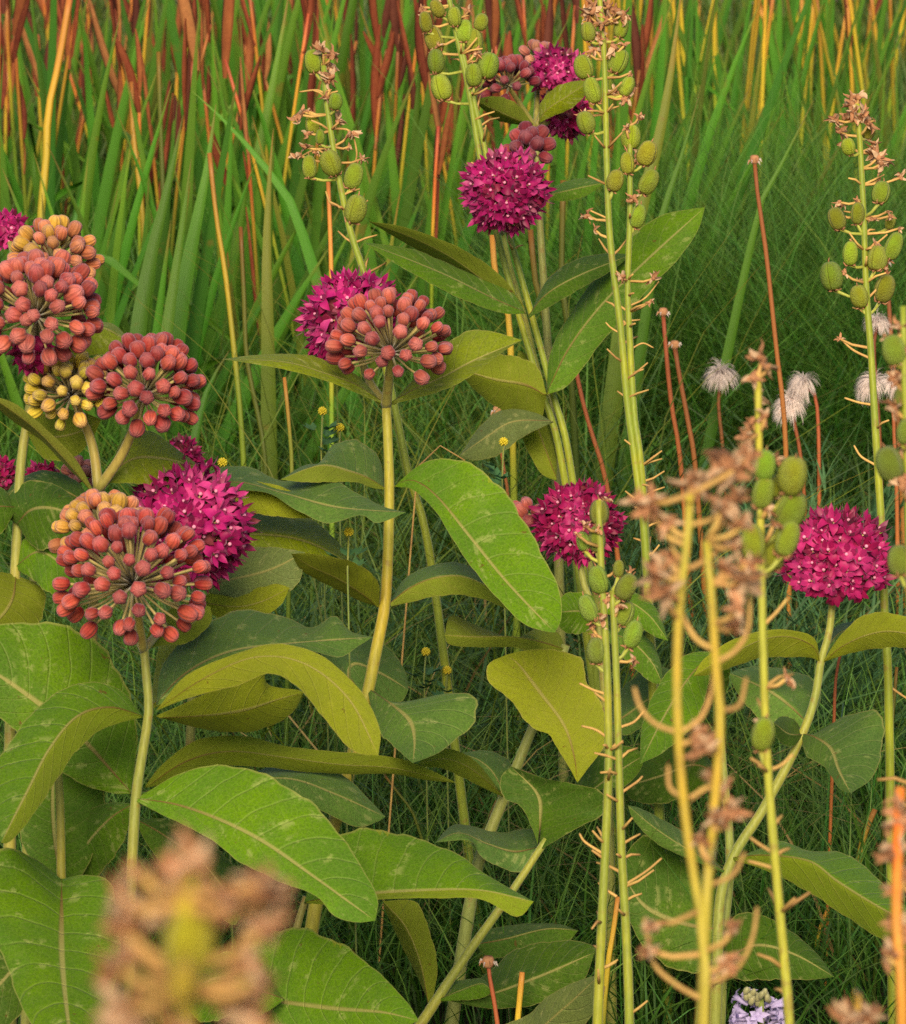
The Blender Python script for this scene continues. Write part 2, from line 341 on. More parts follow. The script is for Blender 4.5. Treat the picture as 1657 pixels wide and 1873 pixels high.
grass('far_meadow_grass', 9000, (-200, 1860), (5.6, 10.6), (.16, .42), .006, 'turf', (.1, .5), 4, label='bright far grass running back to the gravel path')
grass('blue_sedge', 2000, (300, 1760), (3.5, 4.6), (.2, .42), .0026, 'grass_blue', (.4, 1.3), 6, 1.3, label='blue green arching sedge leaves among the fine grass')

# ------------------------------------------------------------------ background blades and stalks
def blade_clump(px, d, n, h, wpx, spread, label, mat='reed', lean=0.0, seed=0, group='clumps of broad green blades at the back'):
    r = random.Random(seed); g = ground(px, d); root = thing('iris_clump', label, 'plant', g, group)
    for i in range(n):
        f = (i + .5) / n * 2 - 1; hh = h * r.uniform(.7, 1.08) * (1 - .18 * abs(f)); az = r.uniform(-.5, .5)
        b = V((f * .05 * spread + r.uniform(-.015, .015), r.uniform(-.05, .05), -.01)); ln = lean + f * .22 * spread + r.uniform(-.09, .09)
        pts = []
        cv = r.uniform(-.04, .14) * (1 if ln > 0 else -1)
        for j in range(9):
            t = j / 8; pts.append(b + V((hh * (ln * t + cv * t ** 2.5), hh * .08 * az * t, hh * t * (1 - .12 * abs(ln) * t))))
        if r.random() < .14:      # a blade bent over near its tip
            k = r.randint(5, 6); dr = r.choice((-1, 1))
            for j in range(k, 9): pts[j] = pts[k - 1] + V((dr * .030 * (j - k + 1), 0, .012 - .026 * (j - k + 1)))
        mb = MB(); blade(mb, pts, wpx / pxm(d) * r.uniform(.7, 1.2), V((1, az * .9, 0)), .22, 0, r.random(), 1.0)
        link('blade', mb.mesh('blade', [mat]), root)
    return root
sd_ = 0
BL = [  # px, d, n, height, width px, spread, lean
 (20, 4.55, 7, .62, 30, .9, .05), (120, 4.7, 8, .60, 28, 1.0, .0), (215, 4.6, 9, .52, 32, 1.3, .10), (285, 4.5, 10, .55, 34, 1.5, .16), (355, 4.8, 9, .60, 30, 1.2, .05),
 (440, 4.6, 8, .58, 30, 1.0, -.10), (500, 4.9, 8, .62, 30, 1.0, .02), (560, 4.7, 6, .5, 26, 1.1, -.05), (640, 5.0, 8, .66, 28, .9, .05), (720, 4.9, 7, .62, 26, 1.0, -.08), (800, 5.1, 8, .62, 26, .9, .0),
 (880, 5.0, 7, .58, 24, 1.0, .1), (960, 5.2, 7, .6, 26, .9, .0), (1050, 5.0, 7, .6, 28, .9, .08), (1140, 5.1, 6, .72, 32, .6, .16), (1245, 5.3, 5, .62, 22, .8, .12), (1400, 5.6, 5, .6, 22, .9, .15),
 (60, 5.4, 8, .7, 30, 1.0, .02), (170, 5.5, 8, .66, 28, 1.0, -.05), (300, 5.6, 9, .72, 28, 1.0, .05), (420, 5.6, 8, .74, 28, .8, .0), (530, 5.7, 8, .72, 30, .9, .05), (650, 5.8, 8, .74, 30, .8, -.04), (760, 5.8, 7, .6, 26, 1.0, .02),
 (900, 5.9, 7, .6, 26, 1.0, .04), (1030, 5.8, 7, .66, 26, .9, -.04), (1130, 6.0, 7, .6, 26, .9, .05), (1240, 6.1, 8, .6, 24, .8, .0), (1340, 6.3, 8, .6, 22, .9, .04), (1440, 6.2, 8, .62, 22, .9, .0), (1540, 6.3, 8, .6, 22, .9, .06), (1640, 6.2, 8, .6, 24, .9, -.03),
 (1180, 5.5, 9, .50, 13, 1.0, .02), (1290, 5.6, 9, .52, 13, .9, .03), (1380, 5.5, 9, .46, 13, 1.0, .0), (1470, 5.7, 9, .54, 13, .9, .05), (1560, 5.6, 9, .50, 13, 1.0, -.02), (1640, 5.5, 9, .54, 14, 1.0, .0),
 (100, 6.6, 7, .6, 26, 1, 0), (260, 6.8, 7, .55, 24, 1, .03), (440, 6.9, 7, .62, 26, 1, 0), (600, 7.0, 7, .66, 26, 1, .0), (780, 7.0, 6, .5, 24, 1, .03), (960, 7.0, 6, .5, 24, 1, 0), (1180, 7.2, 7, .55, 22, 1, .02), (1360, 7.3, 7, .55, 22, 1, 0), (1520, 7.4, 7, .55, 22, 1, 0)]
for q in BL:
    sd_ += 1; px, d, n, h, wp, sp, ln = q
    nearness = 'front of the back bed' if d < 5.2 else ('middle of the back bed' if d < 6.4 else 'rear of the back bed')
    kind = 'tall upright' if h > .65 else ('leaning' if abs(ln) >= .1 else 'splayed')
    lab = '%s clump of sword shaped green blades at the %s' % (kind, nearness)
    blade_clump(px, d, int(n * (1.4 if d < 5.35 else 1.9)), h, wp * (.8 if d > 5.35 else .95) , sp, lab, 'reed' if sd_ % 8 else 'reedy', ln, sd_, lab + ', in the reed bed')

def bract_mesh(seed):
    r = random.Random(seed); mb = MB(); L = r.uniform(.06, .12); tw = r.uniform(-.5, .5); lean = r.uniform(.0, .14)
    pts = [V((lean * L * t + .004 * math.sin(t * 3 + seed), tw * .01 * t, L * t)) for t in [i / 7 for i in range(8)]]
    n = len(pts); vs = []; fs = []
    ww = r.uniform(.0036, .0066)
    for i, p in enumerate(pts):
        t = i / (n - 1); w_ = ww * (math.sin(math.pi * min(t * .9 + .08, 1)) ** .8) + .0007; an0 = tw * t * 2
        for j in range(6):
            a = 2 * math.pi * j / 6 + an0; vs.append(p + V((math.cos(a) * w_, math.sin(a) * w_ * .45, 0)))
    for i in range(n - 1):
        for j in range(6): fs.append((i * 6 + j, i * 6 + (j + 1) % 6, (i + 1) * 6 + (j + 1) % 6, (i + 1) * 6 + j))
    mb.add(vs, fs); return mb.mesh('bract', ['rust'])
BR = [bract_mesh(i) for i in range(7)]
RUST = [(.20, .048, .020), (.27, .085, .030), (.15, .035, .018), (.34, .14, .05), (.11, .032, .020), (.24, .060, .026)]
def rusty_stalk(px, d, top, label, mat, nb, group, r=R, rpx=5.0):
    g = ground(px, d); h = max(.2, (gpy(d) - top) / (math.cos(PITCH) * pxm(d))); root = thing('rusty_stalk', label, 'seed stalk', g, group)
    ln = r.uniform(-.13, .13); cv = r.uniform(-.10, .10)
    f = lambda t: V((h * (ln * t + cv * t * t), h * .03 * math.sin(3 * t), h * t - .01))
    mb = MB(); tube(mb, [f(i / 9) for i in range(10)], [(rpx / pxm(d)) * (1.05 - .35 * i / 9) for i in range(10)], 6, 0, r.random())
    link('stem', mb.mesh('stem', [mat]), root)
    for k in range(nb):
        t = 1.0 - k * r.uniform(.05, .16) if k else .985
        o = link('bract', r.choice(BR), root, f(t) - V((0, 0, .012)), r.choice(RUST)); o.rotation_euler = (r.uniform(-.12, .12), r.uniform(-.14, .14) + (.16 if k % 2 else -.08), r.uniform(0, 6.28)); sc = r.uniform(.75, 1.25); o.scale = (sc, sc, sc * r.uniform(.8, 1.25))
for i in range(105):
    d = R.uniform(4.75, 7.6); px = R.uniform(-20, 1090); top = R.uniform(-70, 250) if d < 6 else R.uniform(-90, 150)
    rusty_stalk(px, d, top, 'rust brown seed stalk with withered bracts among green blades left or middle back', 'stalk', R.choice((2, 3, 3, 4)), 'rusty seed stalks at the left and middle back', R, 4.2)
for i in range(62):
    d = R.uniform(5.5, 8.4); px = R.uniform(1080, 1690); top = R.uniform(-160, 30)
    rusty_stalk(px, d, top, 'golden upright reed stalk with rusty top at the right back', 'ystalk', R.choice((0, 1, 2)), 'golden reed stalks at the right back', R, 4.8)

def lone_stalk(name, label, cat, pts, rpx, mat, d, group=None, color=None, n=7):
    """one bare stem given by picture points, carried on down to the ground"""
    p3 = [P(x, y, d) for x, y in pts]; p3 = to_ground(p3); g = V((p3[-1].x, p3[-1].y, 0)); root = thing(name, label, cat, g, group)
    c = crom([tuple(q) for q in p3], 22); mb = MB(); rr = [rpx / pxm(d) * (.8 + .4 * i / 22) for i in range(23)]
    tube(mb, [V(q) for q in c][::-1], rr[::-1], n, 0, R.random(), wob=.06); link('stem', mb.mesh('stem', [mat], g), root, color=color)
    return root, p3
def to_ground(p3):
    a, b = p3[-2], p3[-1]
    if b.z <= 0: return p3
    dr = (b - a).normalized(); dr = (dr * .6 + V((0, 0, -1)) * .6).normalized(); k = b.z / -dr.z
    return p3 + [b + dr * k * .5 + V((0, 0, 0)), b + dr * k + V((0, 0, -.012))]

for pts, rp, mat, d, lab in [
  ([(130, -20), (108, 110), (88, 205), (84, 300), (74, 410)], 8, 'ystalk', 4.6, 'thick orange forked stem rising at the far left above the bud clusters'),
  ([(383, 280), (396, 400), (412, 500), (428, 640), (442, 790)], 5.5, 'ystalk', 4.2, 'slender orange stem leaning between the left bud cluster and the centre umbel'),
  ([(440, 415), (446, 540), (452, 660), (478, 790), (486, 870)], 5, 'reedy', 4.1, 'bent blue green stem beside the leaning orange stem'),
  ([(240, 150), (243, 240), (254, 330), (262, 420)], 6, 'ystalk', 4.7, 'yellow stem with a rusty head left of the tall blades'),
  ([(290, 95), (292, 180), (296, 300), (300, 420)], 5.5, 'reedy', 4.8, 'straight yellow green stem under a forked rusty bract'),
  ([(600, 330), (604, 430), (606, 520), (606, 600)], 5, 'stalk', 4.0, 'tan stem standing straight behind the left pod spike'),
  ([(900, 430), (908, 520), (930, 580), (935, 690)], 7, 'ystalk', 3.75, 'withered orange stem behind the pink globe stems'),
  ([(1030, 330), (1028, 420), (1028, 520), (1040, 620)], 7, 'reedy', 3.9, 'yellow green stem with a dry tip right of the pink globe'),
  ([(970, 420), (980, 520), (1000, 600), (1010, 760)], 7, 'reedy', 3.85, 'pale green stem just under the pink globe'),
  ([(520, 690), (528, 770), (534, 860), (530, 960)], 4.5, 'reedy', 3.5, 'short curled green blade with pale tip left of the centre stem')]:
    lone_stalk('lone_stem', lab, 'stem', pts, rp, mat, d)

def lone_blade(label, pts, wpx, d, mat='reed'):
    p3 = to_ground([P(x, y, d) for x, y in pts]); g = V((p3[-1].x, p3[-1].y, 0)); root = thing('long_leaf', label, 'leaf', g)
    c = [V(q) - g for q in crom([tuple(q) for q in p3], 16)][::-1]; mb = MB(); blade(mb, c, wpx / pxm(d), V((1, .25, 0)), .2, 0, R.random(), 1.0, .8); link('blade', mb.mesh('blade', [mat]), root)
for lab, pts, wp, d, mt in [('broad bright green leaf slanting down from the top edge right of the tall pod spikes', [(1248, -30), (1225, 150), (1195, 300), (1160, 440)], 40, 4.4, 'reedy'),
  ('pointed bright green leaf rising from the tussock left of the tall bare stalk', [(1281, 163), (1255, 260), (1225, 350), (1205, 420)], 26, 4.4, 'reed'), ('pointed green leaf crossing behind the tall bare stalk', [(1488, 184), (1450, 260), (1415, 330), (1385, 400)], 24, 4.3, 'reed'),
  ('broad leaf bent to the left behind the left pod spike', [(350, 165), (420, 230), (480, 300), (540, 390)], 30, 4.5, 'reed'), ('broad leaf rising straight above the front red bud clusters', [(395, 190), (375, 330), (345, 480), (320, 640)], 46, 4.35, 'reed'),
  ('leaf leaning right in the fan above the red bud clusters', [(335, 210), (305, 350), (270, 500), (250, 640)], 42, 4.4, 'reed'), ('short pointed leaf in the fan beside the orange leaning stem', [(350, 290), (335, 400), (315, 540), (300, 660)], 34, 4.3, 'reed'),
  ('pale stiff leaf standing left of the left pod spike', [(500, 235), (492, 340), (488, 460), (490, 600)], 34, 4.3, 'reedy'), ('long leaf pointing down right from the fan to the centre', [(420, 640), (385, 700), (365, 760), (350, 850)], 32, 4.1, 'reed'),
  ('wide leaf at the top left of the back bed reaching up out of the frame', [(530, -20), (500, 150), (470, 300), (440, 430)], 34, 4.9, 'reed')]:
    lone_blade(lab, pts, wp, d, mt)

# ------------------------------------------------------------------ milkweed
TINT = {'g': (.105, .235, .014), 't': (.100, .200, .040), 'y': (.20, .275, .022), 'o': (.066, .150, .014), 'p': (.16, .22, .07)}  # t: glaucous leaf green with the bluish cast of sky light mixed in
def pts2(s): return [tuple(float(q) for q in a.split(',')) for a in s.split()]
def leaf(root, g, mid, e1, e2, flag, d0, d1, z1=0.0, z2=0.0, tint='g', nu=40, nv=6):
    r = random.Random(hash((mid, e1)) if False else sum(ord(c) for c in mid + e1)); mid = pts2(mid); e1 = [mid[0]] + pts2(e1) + [mid[-1]]; e2 = [mid[0]] + pts2(e2) + [mid[-1]]
    Mx, E1, E2 = crom(mid, nu), crom(e1, nu), crom(e2, nu); ph = r.uniform(0, 6)
    dep = lambda t: d0 + (d1 - d0) * t
    rows = []
    for i in range(nu + 1):
        t = i / nu; s_ = math.sin(math.pi * t) ** .8; m3 = P(*Mx[i], dep(t)); rows.append((m3, P(*E1[i], dep(t) + z1 * s_), P(*E2[i], dep(t) + z2 * s_)))
    # which way is up on lobe 1?
    k = nu // 2; tg = np.array(Mx[k + 2]) - np.array(Mx[k - 2]); of = np.array(E1[k]) - np.array(Mx[k]); cr = tg[0] * of[1] - tg[1] * of[0]
    toward = cr < 0          # lobe on the left of travel seen from the camera
    want_upper = flag[0] == 'u'
    grid = []; side = list(range(-nv, nv + 1))
    for i, (m3, a, b) in enumerate(rows):
        t = i / nu; row = []
        for j in side:
            s_ = abs(j) / nv; e = a if j < 0 else b; rag = (math.sin(t * 37 + ph * (3 if j < 0 else 5)) + .7 * math.sin(t * 83 + ph * 7)) * .022 * math.sin(math.pi * t); p = m3.lerp(e, s_ * (1 + rag * s_ * s_)); wl = (e - m3).length
            wob = math.sin(t * 17 + ph + (1.3 if j > 0 else 0)) * .07 * s_ ** 2 + math.sin(t * 41 + ph * 2) * .018 * s_
            p = p - FWD * (wl * (.16 * s_ * (1 - s_) + wob * math.sin(math.pi * min(t * 1.1, 1))))
            row.append(p)
        grid.append(row)
    W = 2 * nv + 1; top = []; bot = []; uvs = []
    for i in range(nu + 1):
        for j in range(W):
            p = grid[i][j]; du = grid[min(i + 1, nu)][j] - grid[max(i - 1, 0)][j]; dv = grid[i][min(j + 1, W - 1)] - grid[i][max(j - 1, 0)]
            n_ = du.cross(dv)
            if n_.length < 1e-12: n_ = -FWD.copy()
            n_.normalize(); s_ = abs(j - nv) / nv; th = .00035 * (1 - s_ ** 6) * (1 - (i / nu) ** 8) + (.0012 * (1 - s_ * 4) if s_ < .2 else 0) * (1 - i / nu)
            top.append(p + n_ * th); bot.append(p - n_ * th); uvs.append((i / nu, j / (W - 1)))
    # n_ = du x dv ; du along the leaf, dv from lobe 1 to lobe 2. Facing: lobe 1 left of travel -> dv points right
    fs = []; ms = []; NV = len(top)
    face_cam = toward        # seen from the camera: travel up, dv right => n = up x right = away from the viewer
    n_toward_cam = not toward
    n_toward_cam = (grid[k + 1][nv] - grid[k - 1][nv]).cross(grid[k][nv] - grid[k][nv - 2]).dot(FWD) < 0
    for i in range(nu):
        for j in range(W - 1):
            a = i * W + j; q = (a, a + W, a + W + 1, a + 1)
            vis_upper = want_upper if (j < nv or len(flag) < 2) else (flag[1] == 'u')
            mt = 0 if vis_upper else 1
            # 'top' sheet lies on the +n side
            fs.append(q); ms.append(mt if n_toward_cam else 1 - mt)
            fs.append(tuple(x + NV for x in q[::-1])); ms.append((1 - mt) if n_toward_cam else mt)
    mb = MB(); mb.add(top + bot, fs, ms, uvs + uvs, r.random())
    c = TINT[tint]; v = r.uniform(.88, 1.12)
    return link('leaf', mb.mesh('leaf', ['leaf_u', 'leaf_l'], g), root, color=tuple(q * v for q in c))

def bud_mesh():
    mb = MB(); ball(mb, (0, 0, 0), (0, 0, 1), .0050, .0047, 0, 15, 10, lambda t: (math.sin(math.pi * t) ** .72) * (.80 + .42 * t - .25 * t * t) * (1 if t < .8 else 1 - (t - .8) * .9), 5, .085)
    return mb.mesh('bud', ['bud'])
BUD = bud_mesh()
def floret_mesh(seed):
    r = random.Random(seed); mb = MB()
    def petal(a, prof, wmax, mat, thick):
        n = len(prof); vs = []; fs = []; uvs = []
        dx, dy = math.cos(a), math.sin(a)
        for i, (rr, z) in enumerate(prof):
            t = i / (n - 1); w_ = wmax * (math.sin(math.pi * (t * .82 + .14)) ** .9) if i < n - 1 else wmax * .06
            c = V((dx * rr, dy * rr, z)); s = V((-dy, dx, 0)); vs += [c - s * w_ + V((0, 0, thick)), c, c + s * w_ + V((0, 0, thick))]; uvs += [(t, 0), (t, .5), (t, 1)]
        for i in range(n - 1):
            for j in (0, 1): fs.append((i * 3 + j, i * 3 + j + 1, i * 3 + j + 4, i * 3 + j + 3))
        mb.add(vs, fs, mat, uvs)
    for k in range(5):
        a = 2 * math.pi * k / 5 + r.uniform(-.12, .12); e = r.uniform(.85, 1.15)
        petal(a, [(.0012, .0008), (.0034, .0022 * e), (.0058 * e, .0020), (.0078 * e, .0002 * e), (.0088 * e, -.0030 * e)], .0030, 0, .0008)
        a2 = a + math.pi / 5
        petal(a2, [(.0014, .0012), (.0030, .0030), (.0042 * e, .0050), (.0050 * e, .0066 * e), (.0056 * e, .0088 * e)], .0019, 1, -.0007)
    ball(mb, (0, 0, .0030), (0, 0, 1), .0011, .00115, 2, 8, 5)
    return mb.mesh('floret', ['petal', 'hood', 'eye'])
FLO = [floret_mesh(i) for i in range(5)]

def umbel(root, g, px, py, d, rpx, kind, n, axis=(0, -.35, 1), cap=115, seed=0, cols=None, size=1.0, squash=1.0, hub=.0, name='umbel', jit=.10, dmin=0):
    """ball of stalked buds or open florets round a hub; every bud and floret is a child of the umbel"""
    r = random.Random(seed); Rm = rpx / pxm(d); c = P(px, py, d); ax = V(axis).normalized(); q0 = V((0, 0, 1)).rotation_difference(ax)
    hubp = c - ax * Rm * hub; dirs = []; zmin = math.cos(rad(cap)); ph = r.uniform(0, 6)
    for i in range(n):
        z = 1 - (1 - zmin) * ((i + .5) / n) ** (1.22 if kind == 'bud' else 1.0); a = i * 2.39996 + ph; s_ = math.sqrt(max(0, 1 - z * z))
        v = V((s_ * math.cos(a) + r.gauss(0, jit * .5), s_ * math.sin(a) + r.gauss(0, jit * .5), z + r.gauss(0, jit * .5))).normalized(); dirs.append(q0 @ v)
    mb = MB(); ends = []
    for v in dirs:
        lump = .05 * math.sin(v.x * 5 + ph) * math.sin(v.y * 6 + ph * 2) if kind != 'bud' else 0
        k = r.uniform(1 - jit * (1 if kind == 'bud' else 1.7), 1 + jit * .5) + lump; e = c + V((v.x, v.y, v.z * squash)) * Rm * k
        dv = (e - hubp).normalized(); back = .0050 * size if kind == 'bud' else .0095 * size
        sag = V((0, 0, -.0015 * (1 - v.z)))
        pr = .00085 if kind == 'bud' else .0006
        tube(mb, [hubp, hubp.lerp(e, .5) + sag * .5 + dv * .001, e - dv * back * .8], [pr, pr * .9, pr * 1.1], 5, 0)
        ends.append((e, (dv * .75 + v * .25 + V((r.gauss(0, .10), r.gauss(0, .10), r.gauss(0, .10)))).normalized(), v))
    ball(mb, hubp, ax, .0026, .003, 0)
    u = link(name, mb.mesh(name, ['pedicel'], c), root, c - g)
    for e, dv, v in ends:
        qq = V((0, 0, 1)).rotation_difference(dv) @ Quaternion((0, 0, 1), r.uniform(0, 6.28)); col = cols(v, r)
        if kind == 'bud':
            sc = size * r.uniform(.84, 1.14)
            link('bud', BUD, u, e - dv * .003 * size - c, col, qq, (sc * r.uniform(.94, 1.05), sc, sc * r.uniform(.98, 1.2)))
        else:
            if r.random() < .10: col = r.choice(((.20, .012, .05), (.30, .05, .12), (.17, .03, .04)))
            link('floret', r.choice(FLO), u, e - dv * .0088 * size - c, col, qq, size * r.uniform(.85, 1.15))
    return hubp
def C_red(v, r): return r.choice(((.28, .036, .024), (.34, .055, .032), (.22, .025, .022), (.30, .052, .038)))
def C_coral(v, r): return r.choice(((.30, .050, .032), (.36, .080, .048), (.24, .036, .030), (.33, .075, .052)))
def C_orange(v, r): return r.choice(((.40, .17, .040), (.44, .225, .035), (.37, .11, .045), (.43, .25, .032), (.39, .14, .055)))
def C_yellow(v, r): return r.choice(((.40, .29, .025), (.45, .34, .03), (.42, .25, .035), (.36, .30, .025)))
def C_dark(v, r): return r.choice(((.13, .012, .022), (.16, .018, .026), (.20, .028, .032)))
def C_pink(v, r): return r.choice(((.42, .014, .155), (.32, .008, .11), (.54, .045, .225), (.25, .005, .075)))
def C_deep(v, r): return r.choice(((.33, .007, .088), (.39, .013, .12), (.24, .004, .055), (.45, .026, .16)))

def milkweed(label, stem, d, rpx, scol=(.23, .25, .035), d_end=None):
    st = pts2(stem); n = len(st); de = d if d_end is None else d_end
    p3 = [P(x, y, d + (de - d) * i / (n - 1)) for i, (x, y) in enumerate(st)]; p3 = to_ground(p3); g = V((p3[-1].x, p3[-1].y, 0)); root = thing('milkweed', label, 'plant', g)
    c = [V(q) for q in crom([tuple(q) for q in p3], 40)]; mb = MB(); r0 = rpx / pxm(d)
    tube(mb, c[::-1], [r0 * (1.15 - .5 * (i / 40) ** 1.3) for i in range(41)], 12, 0, wob=.02)
    sm = link('stem', mb.mesh('stem', ['stem'], g), root, color=scol)
    return root, g
def peduncle(root, g, a, b, rpx, d, scol=(.24, .22, .05), via=None):
    mb = MB(); pts = [a, b] if via is None else [a, via, b]; c = [V(q) for q in crom([tuple(q) for q in pts], 12)]
    tube(mb, c, [rpx / pxm(d) * (.8 + .3 * i / 12) for i in range(13)], 8); link('peduncle', mb.mesh('peduncle', ['stem'], g), root, color=scol)

# A: the centre plant
rt, g = milkweed('tall milkweed in the centre with a coral bud cluster before a pink umbel', '706,735 710,820 712,900 710,1000 704,1105 688,1190 672,1270 650,1360 630,1445 600,1550 570,1700', 3.0, 13, (.29, .27, .03))
h = umbel(rt, g, 716, 630, 2.965, 114, 'bud', 72, (0, -.25, 1), 116, 3, C_coral, .98, .86, .15)
h2 = umbel(rt, g, 643, 586, 3.045, 103, 'floret', 84, (-.35, -.25, 1), 125, 4, C_pink, 1.05, 1.0)
peduncle(rt, g, h, P(706, 742, 3.0), 9, 3.0); peduncle(rt, g, h2, P(706, 740, 3.0), 8, 3.0, via=P(672, 690, 3.03))
L = lambda *a: leaf(rt, g, *a)
L("702,740 650,706 590,684 520,664 405,657", "655,688 600,660 545,648 470,649", "655,720 600,698 530,678 460,665", 'u', 3.0, 2.95, .03, -.01, 'y')
L("714,740 760,714 810,692 870,660 955,622", "755,695 795,652 830,618 870,603 915,610", "770,726 815,712 855,692 890,666 925,640", 'u', 3.0, 3.02, .02, -.02, 'y')
L("720,890 757,880 800,910 860,985 930,1070 1015,1157", "765,852 812,838 875,856 935,915 990,1010 1023,1080 1027,1130", "757,897 800,940 830,990 880,1060 950,1135 990,1153", 'u', 3.0, 2.88, .01, -.012, 'g')
L("704,896 672,877 640,865 585,853 513,877", "695,842 670,814 640,804 606,816 588,846 556,851", "680,892 650,882 600,882 555,882", 'ul', 3.0, 2.93, .06, -.012, 't')
L("694,1110 668,1088 620,1058 570,1036 533,1013", "690,1062 650,1030 600,1018 560,1012", "660,1100 620,1080 575,1058 548,1040", 'l', 3.0, 2.93, -.02, .02, 'y')
L("710,1110 750,1078 800,1058 860,1060 950,1110 1010,1160", "722,1085 745,1054 800,1031 850,1032 905,1066 965,1108", "757,1100 800,1090 850,1089 900,1102 955,1130", 'ul', 3.0, 3.06, .05, .0, 't')
L("668,1285 640,1240 650,1215 700,1235 747,1262", "590,1215 600,1175 660,1163 710,1185 740,1225", "640,1270 660,1280 700,1290 735,1282", 'u', 3.06, 3.1, .05, 0, 't')
L("672,1262 715,1290 748,1320 757,1355 755,1396", "725,1297 775,1277 835,1267 871,1280 868,1320 835,1352 800,1378", "680,1300 690,1335 720,1365 742,1385", 'u', 3.0, 2.9, .03, 0, 't')

# B: front left plant
rt, g = milkweed('front left milkweed with a large red bud cluster and an orange one before pink florets', '263,1180 268,1240 272,1300 262,1370 250,1445 244,1530 240,1620 236,1800', 2.72, 12, (.19, .21, .035))
h = umbel(rt, g, 244, 1058, 2.68, 139, 'bud', 98, (.05, -.4, 1), 124, 13, C_red, .98, .95, .1)
h2 = umbel(rt, g, 190, 980, 2.75, 94, 'bud', 34, (-.3, -.2, 1), 80, 15, C_orange, 1.0, .85)
h3 = umbel(rt, g, 346, 964, 2.84, 127, 'floret', 104, (.35, -.45, 1), 140, 16, C_pink, 1.12, 1.05, 0)
j = P(262, 1190, 2.72); peduncle(rt, g, h, j, 8, 2.7); peduncle(rt, g, h2, j, 7, 2.7, via=P(225, 1100, 2.76)); peduncle(rt, g, h3, j, 7, 2.75, via=P(320, 1110, 2.8))
L("285,1292 340,1235 420,1195 540,1178 682,1165", "298,1215 360,1150 440,1116 520,1128 570,1148 612,1126 642,1155", "330,1268 400,1228 470,1194 560,1190 620,1202 655,1182", 'u', 2.73, 2.85, .06, -.012, 't')
L("285,1300 380,1238 470,1202 560,1215 640,1280 692,1382", "340,1236 420,1200 500,1178 580,1195 655,1258 694,1330", "350,1275 430,1255 500,1232 555,1268 605,1330 648,1375", 'l', 2.72, 2.58, .004, .0, 'y')
L("284,1310 360,1308 440,1300 510,1278 556,1267", "340,1285 400,1255 435,1218 480,1220 490,1252 545,1262", "340,1326 400,1338 470,1336 530,1308", 'l', 2.73, 2.85, .0, .03, 'y')
L("262,1312 200,1295 140,1312 90,1372 50,1450 2,1542", "220,1262 150,1248 80,1284 30,1340 -20,1420 -30,1500", "220,1322 180,1338 135,1380 95,1440 50,1505 18,1540", 'ul', 2.72, 2.55, .03, 0, 'g')
L("240,1452 143,1346 60,1281 0,1238 -60,1200", "250,1330 218,1228 150,1155 60,1138 -20,1150", "200,1450 130,1424 70,1372 0,1312 -50,1250", 'u', 2.78, 2.76, .03, 0, 'g')
L("242,1462 338,1478 465,1532 580,1610 686,1684", "270,1448 340,1410 430,1401 520,1434 592,1490 652,1570 690,1640", "300,1492 380,1532 440,1577 510,1612 580,1640 610,1675 650,1687", 'u', 2.72, 2.6, .03, -.012, 'g')
L("262,1442 340,1392 420,1374 520,1385 620,1398 720,1405 835,1432", "300,1395 365,1352 450,1347 530,1366 620,1375 720,1385 780,1405", "330,1428 400,1402 480,1403 560,1412 640,1416 720,1416 780,1427", 'l', 2.8, 3.0, .0, .008, 'o')
L("250,1452 400,1440 520,1425 610,1452 705,1494", "420,1425 500,1402 570,1398 630,1420 675,1462", "420,1450 500,1450 580,1480 650,1512 690,1503", 'u', 2.8, 2.95, .05, 0, 't')
L("262,1190 300,1155 340,1150 385,1110", "275,1150 300,1120 350,1100", "300,1180 345,1175 385,1140", 'l', 2.75, 2.8, .004, .0, 'o')

L("248,1470 200,1500 150,1560 120,1640", "190,1470 130,1510 105,1580", "225,1540 190,1590 140,1640", 'u', 2.76, 2.82, .03, 0, 'o')
L("246,1500 300,1530 380,1590 440,1680", "310,1500 390,1545 440,1610", "280,1560 350,1630 420,1690", 'u', 2.78, 2.8, .03, 0, 'o')
L("270,1300 310,1260 330,1180 320,1110", "280,1250 290,1180 300,1130", "330,1270 360,1190 345,1130", 'u', 2.8, 2.88, .03, 0, 'y')

# P: leafy stem at the lower left
rt, g = milkweed('leafy milkweed stem without flowers at the lower left corner', '104,1370 110,1480 112,1610 114,1750 116,1920', 2.72, 11, (.24, .24, .03))
L("112,1622 100,1545 95,1465 100,1385", "70,1600 35,1520 42,1440 70,1385", "150,1600 190,1510 185,1425 140,1385", 'u', 2.76, 2.82, .0, .02, 'o')
L("112,1608 112,1680 116,1790 135,1950", "60,1568 0,1555 -30,1640 0,1740 60,1880", "160,1600 205,1622 222,1725 205,1830 180,1910", 'u', 2.70, 2.5, .03, .02, 'g')
L("112,1660 50,1740 0,1800 -60,1850", "40,1690 -30,1720 -60,1780", "90,1760 40,1850 -20,1900", 'u', 2.78, 2.75, .02, 0, 'o')
L("116,1700 170,1760 230,1810 300,1900", "150,1690 220,1730 290,1800", "130,1780 180,1860 240,1910", 'u', 2.8, 2.75, .02, 0, 'o')

